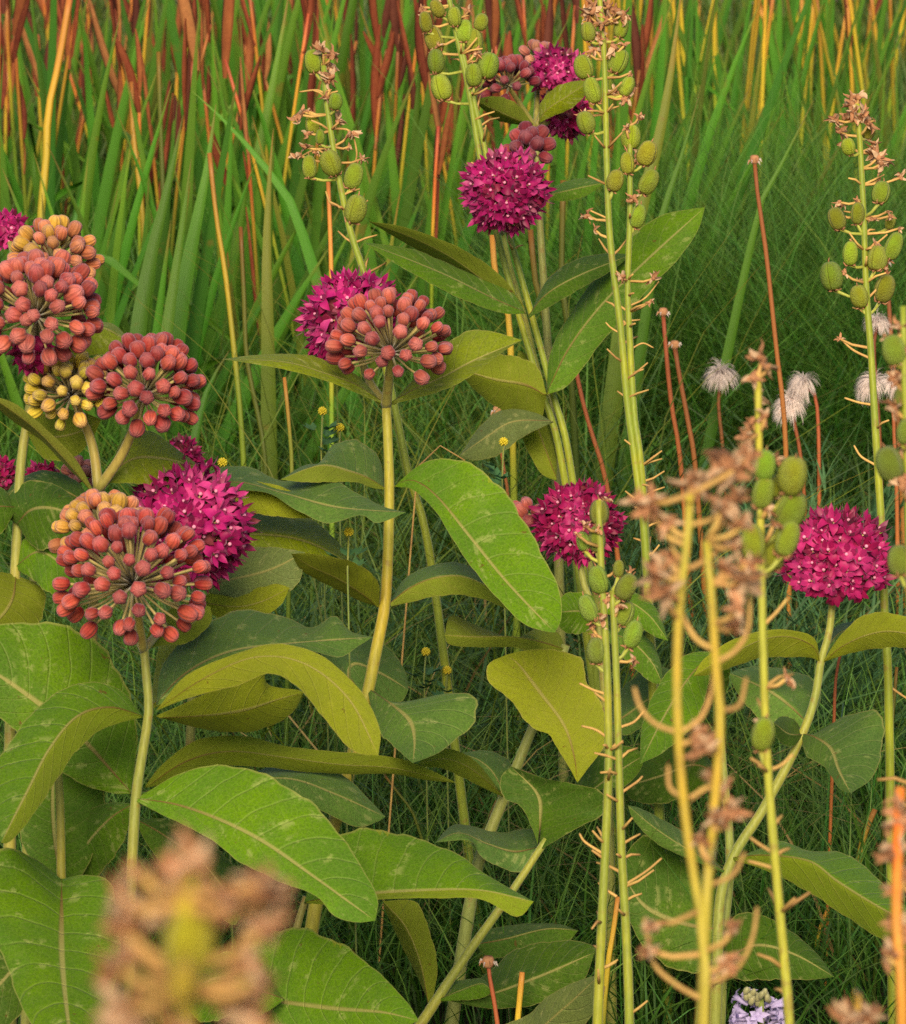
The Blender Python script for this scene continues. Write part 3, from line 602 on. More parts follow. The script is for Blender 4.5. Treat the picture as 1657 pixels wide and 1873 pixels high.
# Q: stem hidden behind the blurred spike, with two long leaves
rt, g = milkweed('leafy milkweed shoot at the bottom centre behind the blurred brown spike', '560,1640 545,1690 530,1760 515,1900', 2.88, 10, (.22, .21, .05))
L("556,1652 650,1640 760,1632 880,1630 976,1649", "590,1548 660,1516 740,1528 830,1558 890,1600", "620,1655 700,1645 800,1643 880,1645 945,1677", 'ul', 2.86, 2.78, .05, -.01, 'g')
L("525,1800 480,1825 600,1845 700,1852 766,1867", "450,1740 520,1698 600,1713 680,1768 742,1830", "470,1860 540,1892 620,1902 700,1895", 'u', 2.85, 2.72, .03, 0, 'g')
L("520,1830 440,1800 390,1790 330,1830", "480,1780 420,1740 360,1770", "470,1860 420,1860 370,1870", 'u', 2.8, 2.75, .03, 0, 'g')

# K: plant with the olive underside leaf
rt, g = milkweed('milkweed shoot with a broad yellow olive leaf turned underside out right of the centre', '1035,1180 1010,1250 976,1327 938,1420 897,1520 870,1600', 3.12, 12, (.20, .24, .06))
L("1006,1262 1050,1420 1040,1350 1005,1290 950,1217 925,1198" if False else "1056,1432 1050,1385 1030,1325 987,1267 950,1217 925,1198", "1040,1402 1015,1362 1003,1342 972,1330 928,1275 895,1250 893,1215", "1078,1402 1108,1360 1112,1310 1076,1250 1062,1205 1020,1189 965,1189", 'l', 2.99, 3.02, 0, .0, 'y')
L("1034,1190 985,1175 930,1166 870,1166 813,1162", "1022,1158 985,1148 940,1167 880,1147 826,1126", "990,1197 940,1184 890,1184 825,1180", 'u', 3.12, 3.05, .04, 0, 't')
L("920,1452 900,1415 875,1392 842,1378", "938,1410 927,1388 895,1373 865,1374", "902,1432 882,1408 860,1394", 'u', 3.1, 3.12, .03, 0, 't')
L("920,1458 885,1425 850,1400 810,1388 763,1397", "897,1424 866,1389 825,1370 790,1377", "890,1444 850,1424 810,1406 780,1403", 'l', 3.1, 3.0, .004, .0, 'o')

# M: diagonal stem at the bottom
rt, g = milkweed('milkweed shoot with a diagonal bare stem and dark wavy leaves at the bottom centre', '1000,1535 991,1548 930,1640 850,1752 777,1862 740,1920', 3.0, 10, (.22, .25, .04))
L("986,1556 988,1500 982,1450 935,1402", "975,1520 953,1476 920,1458 916,1422", "1060,1512 1102,1492 1108,1452 1052,1434 1000,1425", 'u', 3.0, 3.03, 0, -.03, 'o')
L("988,1552 940,1560 890,1545 840,1525 796,1541", "975,1516 920,1523 875,1514 828,1509", "955,1594 920,1588 880,1567 858,1538", 'u', 3.04, 3.04, .06, -.01, 't')
L("992,1550 1060,1470 1120,1420 1180,1380", "1070,1400 1110,1370 1150,1365", "1090,1450 1140,1440 1170,1410", 'u', 3.05, 3.1, .03, 0, 'o')
L("788,1845 770,1760 742,1695 700,1648", "800,1770 786,1705 760,1650", "765,1790 735,1730 705,1665", 'l', 3.02, 3.05, 0, .02, 'o')
L("800,1826 880,1825 980,1790 1088,1742", "880,1788 950,1733 1040,1720 1085,1730", "900,1845 990,1835 1062,1800", 'u', 3.0, 2.97, .04, 0, 'o')
L("870,1730 930,1718 1000,1700 1058,1702", "895,1700 960,1690 1020,1690", "900,1752 960,1742 1030,1728", 'u', 3.06, 3.1, .04, 0, 'o')
L("770,1885 880,1910 960,1900 1030,1845 1097,1783", "880,1880 955,1862 1005,1820 1060,1793", "900,1930 1010,1910 1072,1872 1092,1830", 'u', 2.95, 2.8, .01, 0, 'p')
L("800,1832 840,1815 880,1800 900,1812", "825,1800 860,1790 885,1792", "840,1830 870,1828 890,1822", 'u', 3.0, 2.97, .03, 0, 'g')

# C: far left plant
rt, g = milkweed('far left milkweed with the biggest coral bud cluster, an orange one and pink flowers', '70,650 55,740 38,850 30,1000 22,1200 18,1400', 2.86, 12, (.24, .25, .05))
h = umbel(rt, g, 68, 570, 2.76, 116, 'bud', 86, (.1, -.4, 1), 125, 21, C_coral, 1.06, .92, .1)
h2 = umbel(rt, g, 98, 482, 2.88, 88, 'bud', 42, (.1, -.2, 1), 100, 22, C_orange, .98, .9)
h3 = umbel(rt, g, 14, 425, 2.96, 46, 'floret', 26, (0, -.3, 1), 120, 23, C_pink, 1.0)
h4 = umbel(rt, g, 62, 640, 2.78, 50, 'floret', 12, (-.1, -.7, -.5), 80, 24, C_deep, 1.15)
j = P(68, 660, 2.86); [peduncle(rt, g, q, j, 6, 2.86) for q in (h, h2, h3, h4)]
L("62,700 120,640 180,600 245,632", "100,640 150,596 205,592", "110,680 170,650 215,650", 'u', 2.86, 2.9, .03, 0, 'y')
L("48,790 90,800 140,792 185,768", "70,762 112,748 155,755", "80,838 130,838 165,808", 'l', 2.86, 2.8, .004, .0, 'o')
L("34,960 0,935 60,925 142,948" if False else "32,960 60,932 100,930 146,948", "0,930 45,882 105,888 135,915", "60,1000 90,1005 130,985", 'u', 2.85, 2.8, .03, 0, 'o')
L("30,930 -20,930 -60,960 -90,1020", "0,890 -50,900", "0,980 -40,1010", 'u', 2.85, 2.8, .03, 0, 'o')
L("28,1010 60,985 110,1025 140,1070" if False else "28,1040 70,1010 110,1030 150,1080", "40,990 85,975 130,1020", "60,1060 90,1085 130,1090", 'u', 2.86, 2.8, .02, 0, 'g')
L("28,1050 20,1100 -10,1140 -60,1180", "-20,1050 -60,1100", "80,1080 70,1140 10,1180", 'l', 2.86, 2.8, 0, .02, 'o')

# D: second left plant
rt, g = milkweed('left milkweed carrying a round yellow bud cluster beside a red one', '180,892 174,960 170,1100 166,1300 160,1450', 2.8, 12, (.25, .23, .07), 2.98)
h = umbel(rt, g, 267, 710, 2.77, 103, 'bud', 72, (.25, -.35, 1), 122, 31, C_red, 1.03, .95, .15)
h2 = umbel(rt, g, 130, 716, 2.79, 86, 'bud', 56, (-.1, -.4, 1), 120, 32, C_yellow, .9, .85, .1)
peduncle(rt, g, h, P(180, 895, 2.8), 9, 2.8, via=P(228, 822, 2.79)); peduncle(rt, g, h2, P(180, 895, 2.8), 9, 2.8, via=P(168, 812, 2.8))
L("172,900 120,838 60,778 -20,722", "140,842 90,790 30,740", "130,862 75,806 10,760", 'l', 2.79, 2.7, 0, .04, 'p')
L("188,884 240,842 300,840 372,858", "232,792 278,790 325,822", "240,884 300,888 350,874", 'u', 2.8, 2.86, .03, 0, 'y')
L("172,930 120,900 60,880 10,905", "140,880 80,860 30,880", "120,930 60,930 20,925", 'u', 2.85, 2.9, .02, 0, 'o')

# E: small pink flowers behind the left plants
rt, g = milkweed('milkweed with two small pink umbels half hidden at the left edge', '70,930 60,1050 55,1250 50,1400', 2.98, 9, (.22, .24, .05))
h = umbel(rt, g, 78, 880, 2.97, 40, 'floret', 26, (.1, -.4, 1), 110, 41, C_deep, .9); h2 = umbel(rt, g, 0, 868, 2.97, 36, 'floret', 22, (-.1, -.4, 1), 110, 42, C_deep, .9)
h3 = umbel(rt, g, 150, 872, 2.97, 34, 'bud', 14, (.2, -.3, 1), 110, 43, lambda v, r: r.choice(((.36, .13, .09), (.30, .10, .07))), .85)
[peduncle(rt, g, q, P(70, 935, 2.98), 5, 2.98) for q in (h, h2, h3)]
rt, g = milkweed('milkweed with a pink umbel and pale leaves hidden behind the front left flowers', '345,860 352,960 356,1100 350,1300 345,1450', 2.98, 10, (.22, .24, .05))
h = umbel(rt, g, 330, 838, 2.97, 46, 'floret', 30, (.3, -.3, 1), 110, 44, C_deep, .9); peduncle(rt, g, h, P(345, 870, 2.98), 5, 2.98)
L("352,905 430,885 520,905 620,930 743,937", "385,862 450,853 520,880 590,868 650,900 700,926", "420,897 490,902 540,932 600,957 660,942 690,957", 'u', 2.97, 2.88, .06, -.012, 't')
L("353,915 450,898 510,908 575,947", "420,882 480,882 535,900", "430,934 500,944 545,948", 'l', 2.97, 2.93, .004, .0, 'y')
L("355,990 470,980 560,992 645,1034", "430,936 510,932 565,948 615,988", "470,1010 540,1030 600,1034", 'u', 2.98, 3.0, .06, -.01, 'y')
L("355,1075 450,1055 500,1040 558,1010", "430,1010 480,1000 520,1003", "440,1100 500,1092 545,1068", 'u', 2.97, 2.95, .02, 0, 'p')
L("355,1100 430,1110 480,1100 530,1075", "400,1080 460,1075 505,1068", "400,1130 460,1135 510,1110", 'l', 2.97, 2.95, .004, .0, 'y')

# F: plants at the upper middle
rt, g = milkweed('milkweed with a single round magenta globe of flowers right of centre', '918,420 934,490 962,590 992,710 1024,830 1056,960 1088,1080', 3.44, 7, (.24, .27, .035))
h = umbel(rt, g, 925, 350, 3.28, 90, 'floret', 108, (0, -.4, 1), 165, 51, C_pink, 1.0, .95); peduncle(rt, g, h, P(918, 424, 3.44), 6, 3.3, (.24, .26, .04))
L("962,574 900,547 820,507 750,477 666,444", "935,533 870,503 800,473 755,456 700,447", "915,572 840,545 770,509 715,477", 'u', 3.3, 3.2, .04, -.012, 'g')
L("960,562 900,522 830,472 760,436 674,405", "915,503 850,458 790,432 730,413", "890,530 820,490 750,450", 'l', 3.32, 3.24, -.01, .03, 't')
L("966,582 1000,540 1060,505 1155,466", "1000,513 1050,476 1110,463", "1012,557 1070,523 1120,494", 'u', 3.32, 3.4, .03, 0, 'o')
L("1000,722 1040,640 1100,560 1180,480 1289,379", "1008,640 1060,548 1130,458 1200,398 1260,383", "1042,702 1104,622 1182,533 1242,472 1277,420", 'u', 3.35, 3.42, .03, 0, 'g')
L("1000,722 960,702 900,692 828,670", "980,668 920,648 860,655", "985,774 940,764 880,724", 'l', 3.33, 3.36, 0, .02, 'o')
L("1012,772 940,772 890,800 840,834", "960,745 920,748 878,780", "955,800 912,832 868,842", 'u', 3.33, 3.36, .02, 0, 'p')
L("1018,880 985,790 962,710 948,640", "985,860 948,780 940,700", "1018,810 1004,730 978,660", 'l', 3.37, 3.4, 0, .02, 'o')
rt, g = milkweed('milkweed at the top with dark red buds and loose magenta flowers above a globe', '980,228 984,330 990,450 1000,600 1012,800 1020,950', 3.52, 9, (.20, .22, .05))
h1 = umbel(rt, g, 930, 158, 3.5, 56, 'bud', 26, (-.3, -.3, 1), 100, 52, C_dark, .92); h2 = umbel(rt, g, 985, 110, 3.55, 36, 'bud', 12, (0, -.2, 1), 100, 53, lambda v, r: r.choice(((.36, .15, .08), (.30, .10, .07))), .85)
h3 = umbel(rt, g, 1018, 132, 3.52, 56, 'floret', 44, (.3, -.3, 1), 130, 54, C_pink, .95); h4 = umbel(rt, g, 1032, 208, 3.54, 54, 'floret', 42, (.4, -.5, .2), 140, 55, C_deep, .95)
h5 = umbel(rt, g, 968, 278, 3.42, 46, 'bud', 15, (0, -.2, 1), 100, 56, C_dark, 1.15)
j = P(980, 235, 3.52); [peduncle(rt, g, q, j, 5, 3.5) for q in (h1, h2, h3, h4)]; peduncle(rt, g, h5, P(984, 330, 3.52), 5, 3.5)
L("975,228 940,215 905,200 868,184", "950,194 920,178 890,177", "945,228 910,220 885,202", 'l', 3.5, 3.45, 0, .02, 't')
L("986,226 1003,200 1040,175 1080,148", "988,190 1015,160 1052,148", "1010,213 1045,198 1072,172", 'u', 3.5, 3.45, .02, 0, 'y')
L("988,362 1040,350 1107,334", "1020,338 1062,326", "1030,368 1072,358", 'u', 3.52, 3.55, .03, 0, 'g')

# G: pink umbel in the middle right
rt, g = milkweed('milkweed with a magenta umbel half hidden behind the small pod spike', '1058,1000 1068,1070 1092,1130 1104,1250 1110,1400 1115,1550', 3.2, 9, (.22, .24, .05))
h = umbel(rt, g, 1057, 955, 3.2, 90, 'floret', 86, (.1, -.4, 1), 135, 61, C_deep, 1.02, .98)
h2 = umbel(rt, g, 965, 945, 3.22, 34, 'bud', 10, (-.6, -.4, .4), 100, 62, C_coral, 1.05)
peduncle(rt, g, h, P(1060, 1010, 3.2), 8, 3.2); peduncle(rt, g, h2, P(1060, 1015, 3.2), 5, 3.2)
L("1092,1130 1060,1118 1022,1120", "1085,1092 1050,1083 1028,1090", "1080,1152 1050,1160 1025,1150", 'u', 3.18, 3.14, .01, 0, 'g')
L("1094,1120 1140,1100 1185,1125 1222,1172", "1120,1082 1165,1085 1203,1117", "1130,1128 1165,1143 1197,1164", 'u', 3.18, 3.14, .02, 0, 'g')
L("1100,1158 1150,1172 1190,1210 1212,1252", "1140,1150 1188,1170 1208,1212", "1130,1192 1160,1222 1190,1247", 'u', 3.18, 3.14, .02, 0, 'g')
L("1108,1335 1160,1300 1210,1260 1234,1226", "1120,1280 1160,1240 1200,1220", "1150,1344 1192,1312 1228,1270", 'u', 3.2, 3.25, .05, 0, 't')

# H: right plant
rt, g = milkweed('right hand milkweed with a domed magenta umbel on a curved stem', '1523,1098 1516,1160 1502,1207 1492,1270 1475,1325 1440,1400 1390,1490 1345,1560 1318,1640 1312,1760', 3.1, 10, (.22, .25, .045))
h = umbel(rt, g, 1528, 1018, 3.1, 112, 'floret', 100, (0, -.35, 1), 106, 71, C_deep, 1.08, .88, .55); peduncle(rt, g, h, P(1523, 1105, 3.1), 9, 3.1, (.20, .18, .05))
L("1500,1212 1485,1180 1440,1163 1390,1170 1330,1200 1268,1237", "1490,1168 1450,1153 1400,1153 1340,1170 1288,1205", "1482,1203 1440,1202 1390,1204 1340,1220 1300,1234", 'l', 3.1, 3.0, .0, .008, 'y')
L("1504,1212 1540,1182 1590,1160 1640,1155 1720,1175", "1535,1165 1575,1128 1620,1120 1690,1140", "1545,1198 1590,1188 1640,1184 1690,1188", 'l', 3.1, 3.02, .0, .008, 'y')
L("1503,1208 1530,1165 1560,1150 1610,1145", "1512,1165 1540,1141 1580,1136", "1530,1190 1560,1175 1590,1160", 'u', 3.12, 3.2, .04, 0, 't')
L("1476,1325 1440,1290 1400,1262 1333,1231", "1502,1280 1482,1240 1420,1221 1370,1220", "1450,1332 1400,1322 1360,1284 1340,1252", 'u', 3.1, 3.14, .06, 0, 't')
L("1466,1345 1490,1350 1519,1371 1533,1410 1556,1451", "1492,1342 1515,1327 1555,1307 1609,1303 1615,1360 1597,1420", "1475,1382 1500,1397 1515,1412 1535,1442", 'u', 3.1, 3.0, .03, 0, 't')
L("1468,1345 1440,1342 1415,1322", "1455,1318 1430,1310", "1450,1365 1425,1355", 'u', 3.1, 3.05, .02, 0, 'o')

# N: leafy shoot behind the yellow spikes
rt, g = milkweed('leafy milkweed shoot behind the blurred yellow spike at the lower right', '1306,1185 1318,1350 1335,1560 1325,1700 1318,1850', 3.12, 9, (.20, .24, .05))
L("1308,1190 1260,1240 1215,1310 1171,1397", "1250,1200 1200,1260 1174,1330", "1297,1250 1272,1322 1216,1374", 'u', 3.1, 2.98, .02, 0, 'g')
L("1335,1572 1400,1566 1480,1576 1530,1612 1600,1655 1690,1702", "1390,1552 1425,1537 1478,1556 1545,1560 1589,1592 1640,1640", "1400,1592 1476,1630 1555,1682 1634,1730 1675,1732", 'ul', 3.1, 2.9, .06, 0, 'g')
L("1325,1702 1250,1690 1180,1660 1138,1600", "1300,1600 1240,1548 1180,1528 1148,1558", "1290,1772 1230,1772 1170,1722 1142,1650", 'u', 3.1, 3.1, .03, 0, 'o')
L("1320,1765 1380,1730 1450,1745 1526,1787", "1330,1688 1380,1670 1442,1700 1492,1742", "1350,1792 1410,1792 1480,1792", 'u', 3.1, 3.05, .03, 0, 'o')
L("1332,1600 1240,1545 1190,1510 1148,1473", "1265,1533 1210,1498 1170,1478", "1250,1567 1200,1542 1160,1502", 'u', 3.1, 3.05, .03, 0, 't')
L("1318,1420 1270,1400 1210,1420 1140,1440", "1270,1360 1200,1370 1160,1400", "1270,1450 1210,1470 1160,1465", 'u', 3.15, 3.2, .03, 0, 'o')
L("1320,1250 1360,1230 1330,1190 1290,1180" if False else "1314,1280 1290,1250 1300,1210 1330,1190", "1290,1275 1275,1240 1300,1195", "1330,1260 1335,1230 1340,1205", 'u', 3.12, 3.05, .02, 0, 'g')

# ------------------------------------------------------------------ seed spikes
def pod_mesh(seed):
    r = random.Random(seed); mb = MB(); e = r.uniform(.9, 1.1)
    ball(mb, (0, 0, 0), (0, 0, 1), .5, .37 * e, 0, 18, 12, lambda t: math.sin(math.pi * t) ** .72 * (1.06 - .16 * t), 3, .07)
    tube(mb, [(0, 0, .49), (.01, 0, .55), (.04, .02, .64)], [.035, .025, .012], 5, 1)
    for k in range(5):
        a = k * 1.257 + r.random(); tube(mb, [(0.06 * math.cos(a), .06 * math.sin(a), -.50), (.22 * math.cos(a), .22 * math.sin(a), -.50 + r.uniform(-.05, .05)), (.30 * math.cos(a), .30 * math.sin(a), -.40 + r.uniform(-.15, .1))], [.04, .04, .012], 4, 1)
    return mb.mesh('pod', ['pod', 'dry'])
PODS = [pod_mesh(i) for i in range(4)]
def dry_mesh(seed, n=9):
    """a crumpled withered flower: thin curled strips and a knob"""
    r = random.Random(seed); mb = MB()
    for k in range(n):
        a = r.uniform(0, 6.28); el = r.uniform(-.5, 1.4); dv = V((math.cos(a) * math.cos(el), math.sin(a) * math.cos(el), math.sin(el))); sd = dv.orthogonal().normalized()
        sd = Quaternion(dv, r.uniform(0, 6)) @ sd; pts = []; p = V((0, 0, 0)); L_ = r.uniform(.4, .75) / 7
        for j in range(8):
            pts.append(p.copy()); dv = (dv + sd * r.uniform(-.1, .55) + V((r.gauss(0, .25), r.gauss(0, .25), r.gauss(0, .25)))).normalized(); p = p + dv * L_
        blade(mb, pts, r.uniform(.16, .30), sd.cross(dv), r.uniform(.2, .8), 0 if r.random() < .6 else 1, r.random(), 1.2, .6)
    ball(mb, (0, 0, .02), (r.uniform(-.3, .3), r.uniform(-.3, .3), 1), .20, .13, 0, 8, 6, None, 4, .15)
    return mb.mesh('dried_flower', ['dry', 'drypale'])
DRY = [dry_mesh(i) for i in range(6)]; DRYBIG = [dry_mesh(40 + i, 15) for i in range(4)]

def nearest_on(c, p):
    return min(range(len(c)), key=lambda i: (c[i] - p).length)
def spike(label, stalks, d, rpx, pods=(), dries=(), bare=None, pcol=(.25, .30, .018), scol=(.19, .245, .022), seed=0, big=False, ticks=0, arms=(), armr=.5, group=None, armcol=None):
    """seed spike(s): stalk, pods on pedicels, withered flowers, bare pedicel stubs; one thing per stalk group that shares a foot"""
    r = random.Random(seed); lines = []; g = None; root = None
    for s in stalks:
        p3 = to_ground([P(x, y, d) for x, y in pts2(s)])
        if g is None: g = V((p3[-1].x, p3[-1].y, 0)); root = thing('seed_spike', label, 'seed spike', g, group)
        c = [V(q) for q in crom([tuple(q) for q in p3], 60)]; lines.append(c); mb = MB(); r0 = rpx / pxm(d)
        tube(mb, c[::-1], [r0 * (1.1 - .55 * (i / 60)) for i in range(61)], 10, 0, wob=.03)
        m = mb
        # stubs of fallen pedicels along the upper part
        if ticks:
            for k in range(ticks):
                i = int(r.uniform(*(bare or (2, 30)))); q = c[i]; a = r.uniform(0, 6.28); dv = V((math.cos(a), math.sin(a) * .8, r.uniform(.15, .7))).normalized(); Lp = r.uniform(.008, .020) * (d / 3) ** .3
                tube(m, [q, q + dv * Lp * .5 + V((0, 0, .001)), q + dv * Lp + V((0, 0, Lp * r.uniform(-.15, .3)))], [.0011, .0009, .0006], 5, 1)
        link('stalk', m.mesh('stalk', ['stem', 'withered'], g), root, color=scol)
    allc = [q for c in lines for q in c]
    for k, (x, y, sz) in enumerate(pods):
        pc = P(x, y, d + r.uniform(-.008, .008)); i = nearest_on(allc, pc + V((0, 0, -.8 * sz / pxm(d)))); q = allc[i]
        size = sz / pxm(d) * 1.07; out = (pc - q); out.z *= .3; ax = (V((0, 0, 1)) + out.normalized() * r.uniform(.1, .55) + V((r.gauss(0, .12), r.gauss(0, .12), 0))).normalized()
        mb = MB(); ft = pc - ax * size * .48; tube(mb, [q, q.lerp(ft, .55) + V((0, 0, -.0015)), ft], [.0013, .0011, .0014], 6)
        link('pedicel', mb.mesh('pedicel', ['stem'], g), root, color=(.30, .33, .05))
        link('pod', PODS[k % 4], root, pc - g, tuple(v * r.uniform(.85, 1.15) for v in pcol), V((0, 0, 1)).rotation_difference(ax) @ Quaternion((0, 0, 1), r.uniform(0, 6)), (size * r.uniform(.9, 1.05), size * r.uniform(.9, 1.05), size))
    for x, y, sz in list(dries) + [(x + r.uniform(-.35, .35) * z, y - r.uniform(.2, .75) * z, z * r.uniform(.4, .65)) for x, y, z in pods if r.random() < .65]:
        pc = P(x, y, d + r.uniform(-.008, .008)); i = nearest_on(allc, pc + V((0, 0, -.004))); q = allc[i]
        if (q - pc).length > .25 * sz / pxm(d):
            mb = MB(); tube(mb, [q, q.lerp(pc, .6) + V((0, 0, -.0015)), pc], [.0012, .0010, .0009], 5); link('pedicel', mb.mesh('pedicel', ['withered'], g), root)
        link('dried_flower', r.choice(DRYBIG if big else DRY), root, pc - g, None, Quaternion((r.gauss(0, 1), r.gauss(0, 1), r.gauss(0, 1), r.gauss(0, 1))).normalized(), sz / pxm(d) * r.uniform(.9, 1.1))
    for a in arms:
        pp = pts2(a); q3 = [P(x, y, d + .004 * k) for k, (x, y) in enumerate(pp)]; c = [V(q) for q in crom([tuple(q) for q in q3], 14)]
        mb = MB(); tube(mb, c, [rpx / pxm(d) * armr * (1.05 - .3 * i / 14) for i in range(15)], 8, wob=.06); link('pedicel', mb.mesh('pedicel', ['stem' if armcol else 'withered'], g), root, color=armcol)
    return root

spike('pod spike with a withered top standing behind the centre umbel', ['592,120 598,190 612,285 640,420 672,520 700,650 722,745 748,870 785,1010'], 3.25, 9.5,
      [(573, 112, 42), (571, 225, 38), (605, 298, 46), (647, 322, 46), (650, 382, 50), (566, 305, 40), (613, 185, 30), (585, 250, 26)], [(585, 105, 44), (608, 100, 44), (606, 140, 44), (598, 175, 36), (548, 210, 38), (640, 245, 34), (592, 92, 46), (602, 120, 42), (600, 150, 36), (555, 205, 30), (548, 285, 34), (558, 270, 30), (618, 222, 34), (560, 245, 26), (640, 268, 22)], (2, 18), ticks=16, seed=1,
      arms=['600,175 580,165 548,168', '606,235 640,240 652,275 650,300', '612,280 575,275 545,290', '628,380 605,372 596,350'], armr=.22)
spike('pair of leaning pod spikes behind the pink globe', ['818,-20 836,70 858,170 878,290 905,415 944,560 985,700 1028,850', '838,60 868,190 898,320 928,420 968,560 1008,710 1045,862'], 3.38, 8.2,
      [(795, 70, 46), (797, 112, 42), (806, 160, 46), (778, 40, 36), (850, 57, 40), (868, 75, 44), (893, 120, 46), (866, 137, 40), (832, 30, 34), (800, 15, 34), (880, 40, 30)], [(772, 22, 30), (858, 20, 32), (790, 92, 22), (870, 95, 24)], (2, 15), ticks=14, seed=2)
spike('pair of tall pod spikes side by side right of the pink globe', ['1095,-20 1105,100 1110,300 1116,440 1135,600 1148,740 1168,890 1180,1000', '1152,230 1152,400 1148,520 1152,620 1160,760 1176,900'], 3.2, 9.2,
      [(1068, 122, 42), (1084, 165, 46), (1071, 224, 40), (1137, 50, 38), (1132, 112, 44), (1147, 158, 36), (1184, 280, 44), (1186, 332, 46), (1154, 250, 44), (1148, 298, 38), (1126, 330, 38), (1166, 395, 42), (1075, 58, 34)], [(1078, 60, 40), (1118, 40, 46), (1090, 90, 40), (1102, 70, 44), (1122, 85, 36), (1075, 25, 44), (1098, 5, 46), (1108, 100, 34), (1140, 25, 40), (1168, 215, 36), (1160, 360, 34), (1142, 180, 36), (1085, 20, 46), (1112, 12, 44), (1100, 45, 38), (1130, 20, 40), (1095, 75, 30), (1158, 165, 34), (1125, 165, 32), (1165, 292, 30), (1076, 395, 34), (1140, 505, 34), (1195, 510, 32), (1088, 420, 24), (1190, 550, 22)], (6, 30), ticks=24, seed=3,
      arms=['1112,400 1090,390 1074,385 1080,410', '1150,560 1180,545 1205,515', '1152,640 1175,628 1195,636', '1135,610 1118,600 1108,590'], armr=.2)
spike('pod spike on an upright stalk at the right among the tussock grass', ['1568,190 1574,280 1580,400 1584,520 1594,660 1602,800 1612,960 1618,1120 1625,1260'], 3.15, 9.5,
      [(1520, 505, 50), (1555, 463, 42), (1530, 400, 40), (1568, 390, 38), (1612, 352, 40), (1634, 450, 50), (1604, 472, 44), (1617, 527, 50), (1572, 542, 40), (1590, 240, 30), (1552, 268, 30), (1628, 405, 28)], [(1558, 190, 44), (1575, 215, 44), (1545, 215, 40), (1588, 225, 40), (1596, 275, 46), (1612, 300, 44), (1535, 240, 40), (1570, 178, 48), (1562, 205, 42), (1580, 200, 36), (1530, 220, 36), (1550, 262, 34), (1606, 288, 46), (1598, 262, 30), (1535, 370, 30), (1648, 325, 34), (1543, 500, 30), (1536, 620, 26), (1628, 395, 26), (1600, 400, 22)], (4, 22), ticks=14, seed=4,
      arms=['1590,655 1560,640 1538,620', '1592,740 1570,736 1545,728', '1600,850 1575,835 1562,815', '1620,1250 1640,1265 1670,1285'], armr=.25)
spike('small green pod spike with two bare stalks in front of the middle right umbel', ['1095,915 1098,1000 1102,1080 1110,1220 1113,1400 1106,1580 1098,1750 1092,1900', '1120,1080 1128,1250 1132,1400 1137,1560 1146,1720 1152,1900'], 2.55, 11,
      [(1096, 937, 44), (1091, 986, 46), (1066, 990, 34), (1095, 1060, 50), (1146, 1073, 48), (1076, 1112, 48), (1142, 1122, 46), (1157, 1160, 50), (1091, 1190, 46), (1132, 1040, 30)], [(1070, 962, 30), (1128, 1040, 30), (1100, 1130, 38), (1130, 1110, 34), (1082, 1148, 28), (1160, 1205, 30), (1108, 1100, 32)], (12, 44), ticks=28, seed=5, pcol=(.20, .265, .025), scol=(.20, .24, .025),
      arms=['1110,1270 1085,1262 1060,1250', '1112,1350 1090,1335 1064,1328', '1135,1330 1160,1320 1178,1300', '1136,1450 1165,1430 1175,1420', '1100,1560 1070,1540 1060,1525', '1140,1620 1180,1595 1210,1570', '1128,1640 1105,1625 1095,1615'], armr=.25)
spike('pale blurred yellow spike with curled brown pedicels in the right foreground', ['1262,905 1256,1000 1242,1120 1238,1260 1244,1400 1262,1560 1280,1660 1290,1790 1288,1920', '1292,990 1302,1100 1310,1230 1318,1330 1306,1480 1296,1620 1290,1700'], 1.40, 14,
      [], [(1186, 915, 84), (1265, 880, 92), (1340, 850, 96), (1370, 835, 60), (1325, 920, 60), (1205, 1050, 70), (1230, 1020, 50), (1360, 1060, 74), (1350, 1110, 64), (1340, 1000, 50), (1285, 1370, 64), (1320, 1450, 60), (1340, 1490, 60), (1300, 1420, 40), (1190, 1740, 44), (1330, 1760, 60), (1300, 1790, 44), (1215, 1085, 74), (1225, 960, 56), (1345, 1150, 50), (1360, 960, 56), (1350, 910, 60), (1325, 1040, 54), (1370, 1030, 50), (1275, 1340, 50), (1310, 1500, 54), (1280, 1540, 40), (1195, 1690, 40), (1345, 1700, 44)], None, seed=6, big=True, scol=(.37, .31, .032),
      arms=['1240,1340 1200,1325 1172,1295 1160,1258', '1242,1340 1280,1315 1300,1270 1305,1230', '1310,1190 1270,1165 1240,1100 1226,1010', '1312,1210 1345,1190 1368,1150 1372,1080', '1258,1000 1215,975 1190,920', '1262,1040 1310,1010 1345,950 1350,900', '1262,960 1300,950 1330,920', '1288,1830 1235,1800 1195,1760 1178,1680', '1292,1800 1345,1775 1375,1720 1385,1660', '1296,1620 1340,1600 1362,1560', '1262,1040 1240,1020 1225,990', '1316,1300 1352,1290 1365,1240', '1262,1460 1300,1440 1330,1470', '1250,1460 1225,1440 1222,1400'], armr=.36)
